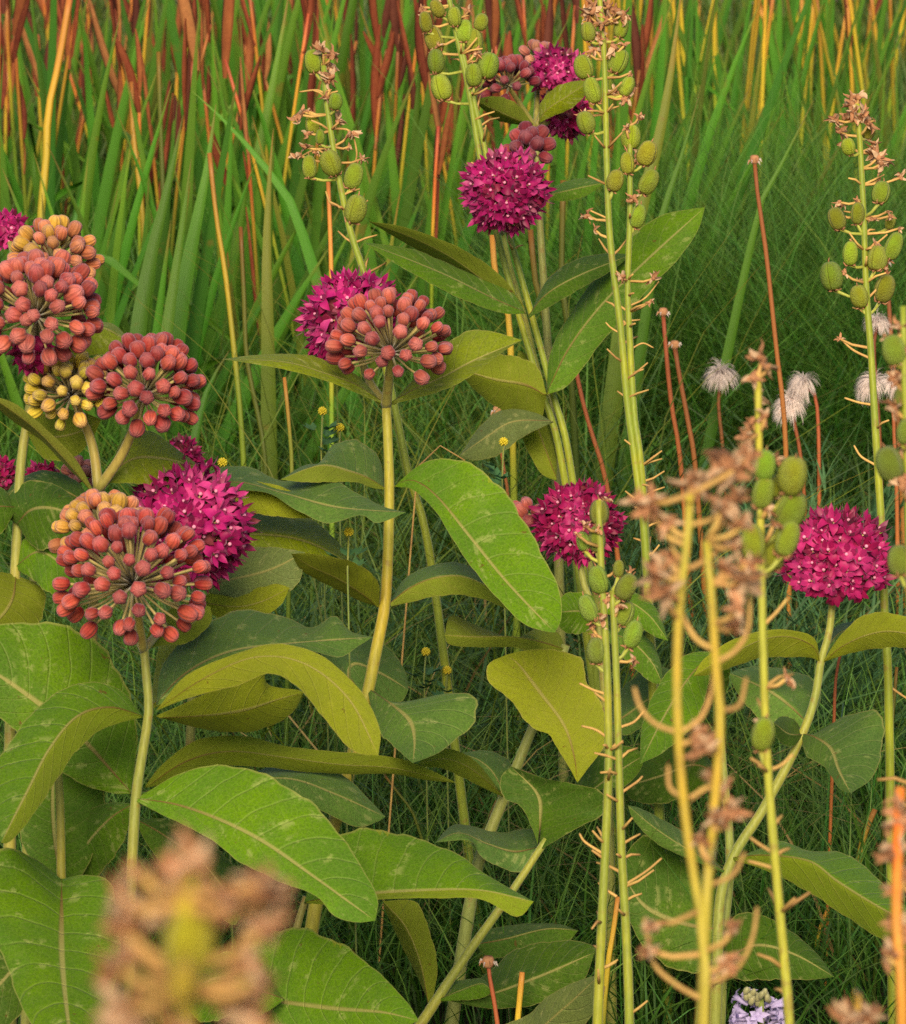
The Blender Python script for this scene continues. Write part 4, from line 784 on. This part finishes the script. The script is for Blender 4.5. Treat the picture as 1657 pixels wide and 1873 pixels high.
spike('green pod spike with a brown withered tip behind the blurred yellow spike', ['1386,690 1388,800 1392,1000 1396,1200 1404,1400 1420,1600 1438,1800 1446,1950'], 1.9, 12,
      [(1450, 870, 70), (1395, 900, 58), (1444, 932, 70), (1378, 992, 64), (1412, 1014, 58), (1440, 985, 64), (1398, 850, 52), (1396, 1342, 62), (1420, 890, 40)], [(1392, 655, 60), (1378, 690, 50), (1405, 670, 44), (1385, 730, 52), (1376, 770, 50), (1400, 760, 44), (1360, 800, 44), (1420, 840, 40), (1415, 960, 40), (1402, 930, 44), (1440, 1240, 44), (1400, 1320, 34)], (10, 30), ticks=14, seed=7, pcol=(.22, .29, .018), scol=(.32, .33, .03),
      arms=['1400,1140 1420,1120 1440,1095', '1402,1410 1428,1400 1450,1380', '1414,1560 1390,1545 1372,1532', '1420,1590 1395,1582 1368,1575'], armr=.3)
spike('blurred pod spike with brown withered flowers cut by the right edge', ['1652,560 1655,700 1660,900 1664,1100 1668,1300'], 1.95, 11,
      [(1636, 640, 54), (1648, 735, 50), (1628, 848, 62), (1652, 845, 56), (1645, 1025, 54), (1655, 790, 44)], [(1650, 600, 60), (1645, 690, 54), (1640, 745, 60), (1650, 880, 56), (1640, 700, 44), (1655, 650, 44)], (8, 30), ticks=8, seed=8, pcol=(.18, .22, .025))
spike('orange blurred spike with withered brown flowers at the lower right corner', ['1646,1440 1642,1560 1640,1700 1652,1950'], 1.4, 17,
      [], [(1650, 1500, 90), (1640, 1560, 80), (1622, 1740, 64), (1636, 1620, 60), (1650, 1700, 80), (1660, 1600, 60)], None, seed=9, big=True, scol=(.55, .24, .03))
spike('orange tip of a blurred withered spike at the bottom edge on the right', ['1568,1872 1566,1960'], 1.35, 14, [], [(1570, 1850, 80), (1548, 1862, 70), (1590, 1866, 70), (1568, 1868, 80)], None, seed=10, big=True, scol=(.5, .3, .04))
spike('large strongly blurred brown spike in the lower left foreground', ['345,1600 345,1700 342,1800 340,1950'], .70, 30,
      [(345, 1720, 120), (332, 1800, 80)], [(215, 1640, 90), (250, 1595, 60), (340, 1580, 110), (315, 1605, 80), (378, 1612, 90), (482, 1612, 100), (508, 1642, 80), (450, 1640, 80), (226, 1700, 100), (212, 1770, 90), (250, 1740, 70), (482, 1700, 80), (468, 1760, 90), (455, 1830, 110), (485, 1875, 90), (226, 1840, 110), (212, 1890, 100), (290, 1655, 80), (412, 1655, 90), (395, 1690, 60), (345, 1885, 60), (240, 1870, 90), (470, 1800, 80)], None, seed=11, big=True, pcol=(.34, .30, .02), scol=(.36, .32, .03),
      arms=['342,1820 300,1800 262,1740 240,1700', '342,1820 390,1800 430,1760 450,1700', '342,1880 290,1860 250,1800', '345,1740 320,1720 295,1660', '345,1740 380,1710 400,1650'], armr=.40)

# ------------------------------------------------------------------ plumed seed heads, bare stalks, small flowers
def plume_mesh(seed, axis):
    r = random.Random(seed); mb = MB(); ax = V(axis).normalized()
    for k in range(300):
        v = V((r.gauss(0, 1), r.gauss(0, 1), r.gauss(0, 1))).normalized()
        v = (v + ax * .8 + V((0, 0, .25))).normalized(); Lh = r.uniform(.024, .036); pts = []; p = v * .002; dv = v.copy()
        for j in range(6): pts.append(p.copy()); p = p + dv * Lh / 5; dv = (dv + V((0, 0, -.62)) + V((r.gauss(0, .07), r.gauss(0, .07), 0))).normalized()
        blade(mb, pts, .0014, v.orthogonal(), .3, 0, r.random(), 1.0, .8)
    ball(mb, (0, 0, 0), ax, .004, .004, 1)
    return mb.mesh('plume', ['hair', 'dry'])
def pasque(label, head, stem, d, seed, ax=(0, 0, 1), scale=1.0):
    pts = [head] + stem; p3 = to_ground([P(x, y, d) for x, y in pts]); g = V((p3[-1].x, p3[-1].y, 0)); root = thing('pasque_flower', label, 'seed head', g, 'plumed seed heads')
    c = [V(q) for q in crom([tuple(q) for q in p3], 24)]; mb = MB(); tube(mb, c[::-1], [.0026 - .0009 * i / 24 for i in range(25)], 7, 0, R.random()); link('stem', mb.mesh('stem', ['brownstalk'], g), root)
    link('plume', plume_mesh(seed, ax), root, p3[0] - g, None, None, scale * .6)
pasque('single round white plume on a nodding stem left of the withered spike tip', (1318, 690), [(1314, 740), (1320, 800), (1328, 900)], 4.25, 1, (0, -.2, .5), 1.25)
pasque('taller of two white plumes side by side right of the withered spike tip', (1470, 706), [(1490, 722), (1496, 770), (1498, 860)], 4.2, 2, (-.2, -.1, .1), 1.2)
pasque('lower white plume leaning beside its taller neighbour', (1447, 742), [(1454, 780), (1462, 820), (1470, 900)], 4.2, 3, (-.1, -.1, .1), 1.25)
pasque('small white plume behind the right pod spike', (1604, 594), [(1598, 640), (1604, 720), (1610, 840)], 4.1, 4, (.1, -.1, .4), .95)
pasque('ragged white plume low beside the right pod spike stalk', (1598, 705), [(1604, 740), (1608, 800), (1612, 900)], 4.1, 5, (-.2, -.1, .2), 1.2)
pasque('torn white plume nearest the right edge', (1632, 706), [(1634, 750), (1636, 810), (1640, 900)], 4.05, 6, (.3, -.1, .2), 1.05)

def bare_stalk(label, pts, d, rpx, mat='brownstalk', white=False):
    root, p3 = lone_stalk('bare_stalk', label, 'seed stalk', pts, rpx, mat, d); g = root.location; mb = MB()
    ball(mb, p3[0] + V((0, 0, .002)), (0, 0, 1), .0042, .0046, 0, 10, 7, lambda t: math.sin(math.pi * t) ** .6 * (.75 + .35 * t), 6, .08)
    r = random.Random(int(pts[0][0]))
    for k in range(9):
        a = k * .7; dv = V((math.cos(a), math.sin(a), r.uniform(.2, 1))); blade(mb, [p3[0] + dv * .003, p3[0] + dv * .005 + V((0, 0, -.001)), p3[0] + dv * .0065 + V((0, 0, -.005))], .002, (0, 0, 1), .3, 0 if k % 2 else 1)
    link('seed_head', mb.mesh('seed_head', ['dry', 'hair'], g), root)
bare_stalk('tallest reddish bare stalk with a knob head at the right before the tussock', [(1380, 296), (1385, 350), (1402, 470), (1420, 640), (1432, 740), (1438, 850)], 3.9, 5)
bare_stalk('red brown bare stalk with a knob head right of the pod spike pair', [(1213, 575), (1218, 640), (1228, 740), (1245, 850)], 4.0, 5)
bare_stalk('red brown bare stalk with a pale ragged collar beside a taller knob stalk', [(1234, 635), (1243, 690), (1258, 770), (1272, 860)], 3.95, 5.5)
bare_stalk('red bare stalk leaning down to the middle right umbel', [(1050, 655), (1060, 710), (1078, 780), (1112, 900)], 3.8, 5)
bare_stalk('short red brown stalk in the grass left of the middle right umbel', [(910, 755), (914, 810), (922, 860), (930, 920)], 3.8, 3.5)
bare_stalk('thin dark red stalk behind the right pod spike', [(1620, 480), (1626, 560), (1634, 680), (1645, 800)], 4.1, 5)
bare_stalk('rusty bent stem with a curled dry tip at the bottom edge in the middle', [(893, 1765), (896, 1790), (905, 1840), (912, 1900)], 2.9, 5)

def med(label, x, y, d, s=1.0):
    p = P(x, y, d); p3 = to_ground([p, P(x - 4, y + 40, d), P(x - 2, y + 90, d)]); g = V((p3[-1].x, p3[-1].y, 0)); root = thing('yellow_clover', label, 'flower', g, 'small yellow clovers in the grass')
    mb = MB(); tube(mb, [V(q) for q in crom([tuple(q) for q in p3], 14)], .0007, 5, 0); link('stem', mb.mesh('stem', ['stem'], g), root, color=(.13, .18, .03))
    mb = MB(); r = random.Random(int(x))
    for k in range(34):
        z = 1 - 1.8 * (k + .5) / 34; a = k * 2.4; q = math.sqrt(1 - z * z); v = V((q * math.cos(a), q * math.sin(a), z)); ball(mb, v * .0024 * s, v, .0014 * s, .0009 * s, 0, 6, 4)
    link('flower_head', mb.mesh('flower_head', ['yellow']), root, p - g)
    mb = MB()
    for k in range(6):
        b = V(p3[1]).lerp(V(p3[2]), r.uniform(0, 1)); a = r.uniform(0, 6.28); dv = V((math.cos(a), math.sin(a), .5)).normalized()
        for t in (-.7, 0, .7):
            d2 = Matrix.Rotation(t, 3, 'Z') @ dv; blade(mb, [b + dv * .008, b + dv * .008 + d2 * .005, b + dv * .008 + d2 * .010], .006, d2.cross(V((0, 0, 1))), .1, 0, r.random(), 1.2, .3)
    link('leaflets', mb.mesh('leaflets', ['ferny'], g), root)
for lab, x, y, d in [('yellow clover head left of the wavy centre leaf above the front pink umbel', 407, 846, 3.06), ('yellow clover head left of the centre stem below the pale wavy leaf', 638, 973, 3.0), ('tiny yellow clover under the left tip of the centre umbel leaf', 590, 752, 3.5),
                     ('tiny yellow clover close to the centre stem beneath the umbel', 622, 782, 3.5), ('yellow clover in the shade right of the centre stem', 779, 1192, 3.3), ('yellow clover head low in the grass left of the olive leaf', 818, 1226, 3.3), ('small yellow clover by the short red brown stalk', 921, 808, 3.7)]:
    med(lab, x, y, min(d, 3.3) - .05, .95)

# lavender flower at the bottom
p3 = to_ground([P(1392, 1822, 2.75), P(1394, 1900, 2.75)]); g = V((p3[-1].x, p3[-1].y, 0)); root = thing('lavender_flower', 'pale lavender flower whorl at the bottom edge right of the yellow spike', 'flower', g)
mb = MB(); tube(mb, [V(q) for q in crom([tuple(q) for q in p3], 12)], .0018, 7); link('stem', mb.mesh('stem', ['stem'], g), root, color=(.16, .20, .04))
mb = MB(); [ball(mb, P(1386 + R.uniform(-22, 22), 1820 + R.uniform(-8, 14), 2.75 + R.uniform(-.008, .008)), (R.uniform(-.5, .5), -.4, 1), .0032, .0019, 0, 7, 5) for k in range(22)]
link('calyx', mb.mesh('calyx', ['stem'], g), root, color=(.27, .26, .12))
fm = MB(); tube(fm, [(0, 0, 0), (0, 0, .004), (.0005, 0, .008)], [.0008, .0013, .0018], 7, 0)
for a, l in ((0, .007), (1.0, .0055), (-1.0, .0055), (2.6, .0045), (-2.6, .0045)):
    dv = V((math.cos(a), math.sin(a), 0)); blade(fm, [V((0, 0, .0075)) + dv * .001, V((0, 0, .0095)) + dv * l * .5, V((0, 0, .0085)) + dv * l], .0036, (-dv.y, dv.x, 0), .2, 0, 0, 1.5, .6)
fme = fm.mesh('floret', ['lav'])
for k in range(30):
    a = k * 2.4; ringz = (k % 3) * .006; dv = V((math.cos(a), math.sin(a), R.uniform(-.1, .5))).normalized(); link('floret', fme, root, P(1388, 1850 + ringz * 2900, 2.75) + dv * .008 - g, None, V((0, 0, 1)).rotation_difference(dv), R.uniform(.9, 1.2))

# ferny clumps near the plumes
def ferny(px, d, label, n=26, h=.16, seed=0):
    r = random.Random(seed); g = ground(px, d); root = thing('ferny_plant', label, 'plant', g, 'ferny foliage below the plumes'); mb = MB()
    for k in range(n):
        a = r.uniform(0, 6.28); el = r.uniform(.5, 1.35); L_ = h * r.uniform(.7, 1.25); c = [V((math.cos(a) * math.cos(el), math.sin(a) * math.cos(el), math.sin(el))) * L_ * t - V((0, 0, L_ * .25 * t * t)) for t in [i / 7 for i in range(8)]]
        tube(mb, c, .0006, 4)
        for i in range(2, 8):
            for s in (-1, 1):
                for kk in range(3):
                    dv = ((c[i] - c[i - 1]).normalized() * r.uniform(.5, 1.1) + V((-math.sin(a), math.cos(a), 0)) * s * r.uniform(.5, 1) + V((0, 0, r.uniform(-.2, .6)))).normalized(); l = L_ * .22 * (1 - .07 * i) * r.uniform(.7, 1.3)
                    blade(mb, [c[i], c[i] + dv * l * .5 + V((0, 0, .002)), c[i] + dv * l], .0028, dv.cross(V((0, 0, 1))), .15, 0, r.random(), 1.2, .6)
    link('foliage', mb.mesh('foliage', ['ferny'], V((0, 0, 0))), root)
for i, (px, d, lab) in enumerate([(1490, 4.2, 'ferny green foliage right under the pair of white plumes'), (1390, 4.15, 'ferny foliage below the single white plume'), (1580, 4.0, 'ferny blue green foliage beside the right pod spike stalk'), (1300, 4.1, 'dark ferny foliage behind the withered spike tops'), (1440, 3.8, 'low ferny foliage above the domed magenta umbel'), (1640, 4.1, 'ferny foliage at the right edge'), (1230, 3.9, 'ferny foliage behind the leftmost withered spike head'), (540, 3.9, 'small ferny foliage left of the centre stem')]):
    ferny(px, d, lab, 34, .25, i)

# withered straw bits between the plants
for lab, pts, rp, mat, d in [('orange withered blade standing upright at the bottom edge', [(955, 1778), (950, 1830), (945, 1890)], 7, 'ystalk', 2.95), ('orange withered blade at the foot of the small pod spike', [(1130, 1640), (1122, 1700), (1110, 1780)], 6, 'ystalk', 2.9),
     ('orange dry blade low at the right beside the corner spike', [(1600, 1480), (1580, 1530), (1568, 1590)], 7, 'ystalk', 3.35), ('orange dry stem behind the lower right leaf', [(1520, 1650), (1500, 1700), (1488, 1760)], 5, 'ystalk', 3.3),
     ('pale straw stem rising beside the right hand curved stem', [(1640, 1220), (1632, 1320), (1622, 1420)], 4, 'reedy', 3.2), ('brown dry stem leaning through the grass behind the right umbel', [(1550, 1150), (1530, 1230), (1525, 1330)], 3.5, 'brownstalk', 3.3),
     ('arched tan grass stem right of the centre stem', [(850, 842), (834, 824), (808, 815), (784, 823), (768, 850), (760, 900)], 2.0, 'withered', 3.2), ('bleached straw between the olive leaf and the teal leaf', [(705, 1420), (735, 1460), (760, 1500)], 3, 'reedy', 3.3)]:
    lone_stalk('dry_blade', lab, 'dry stem', pts, rp, mat, d)
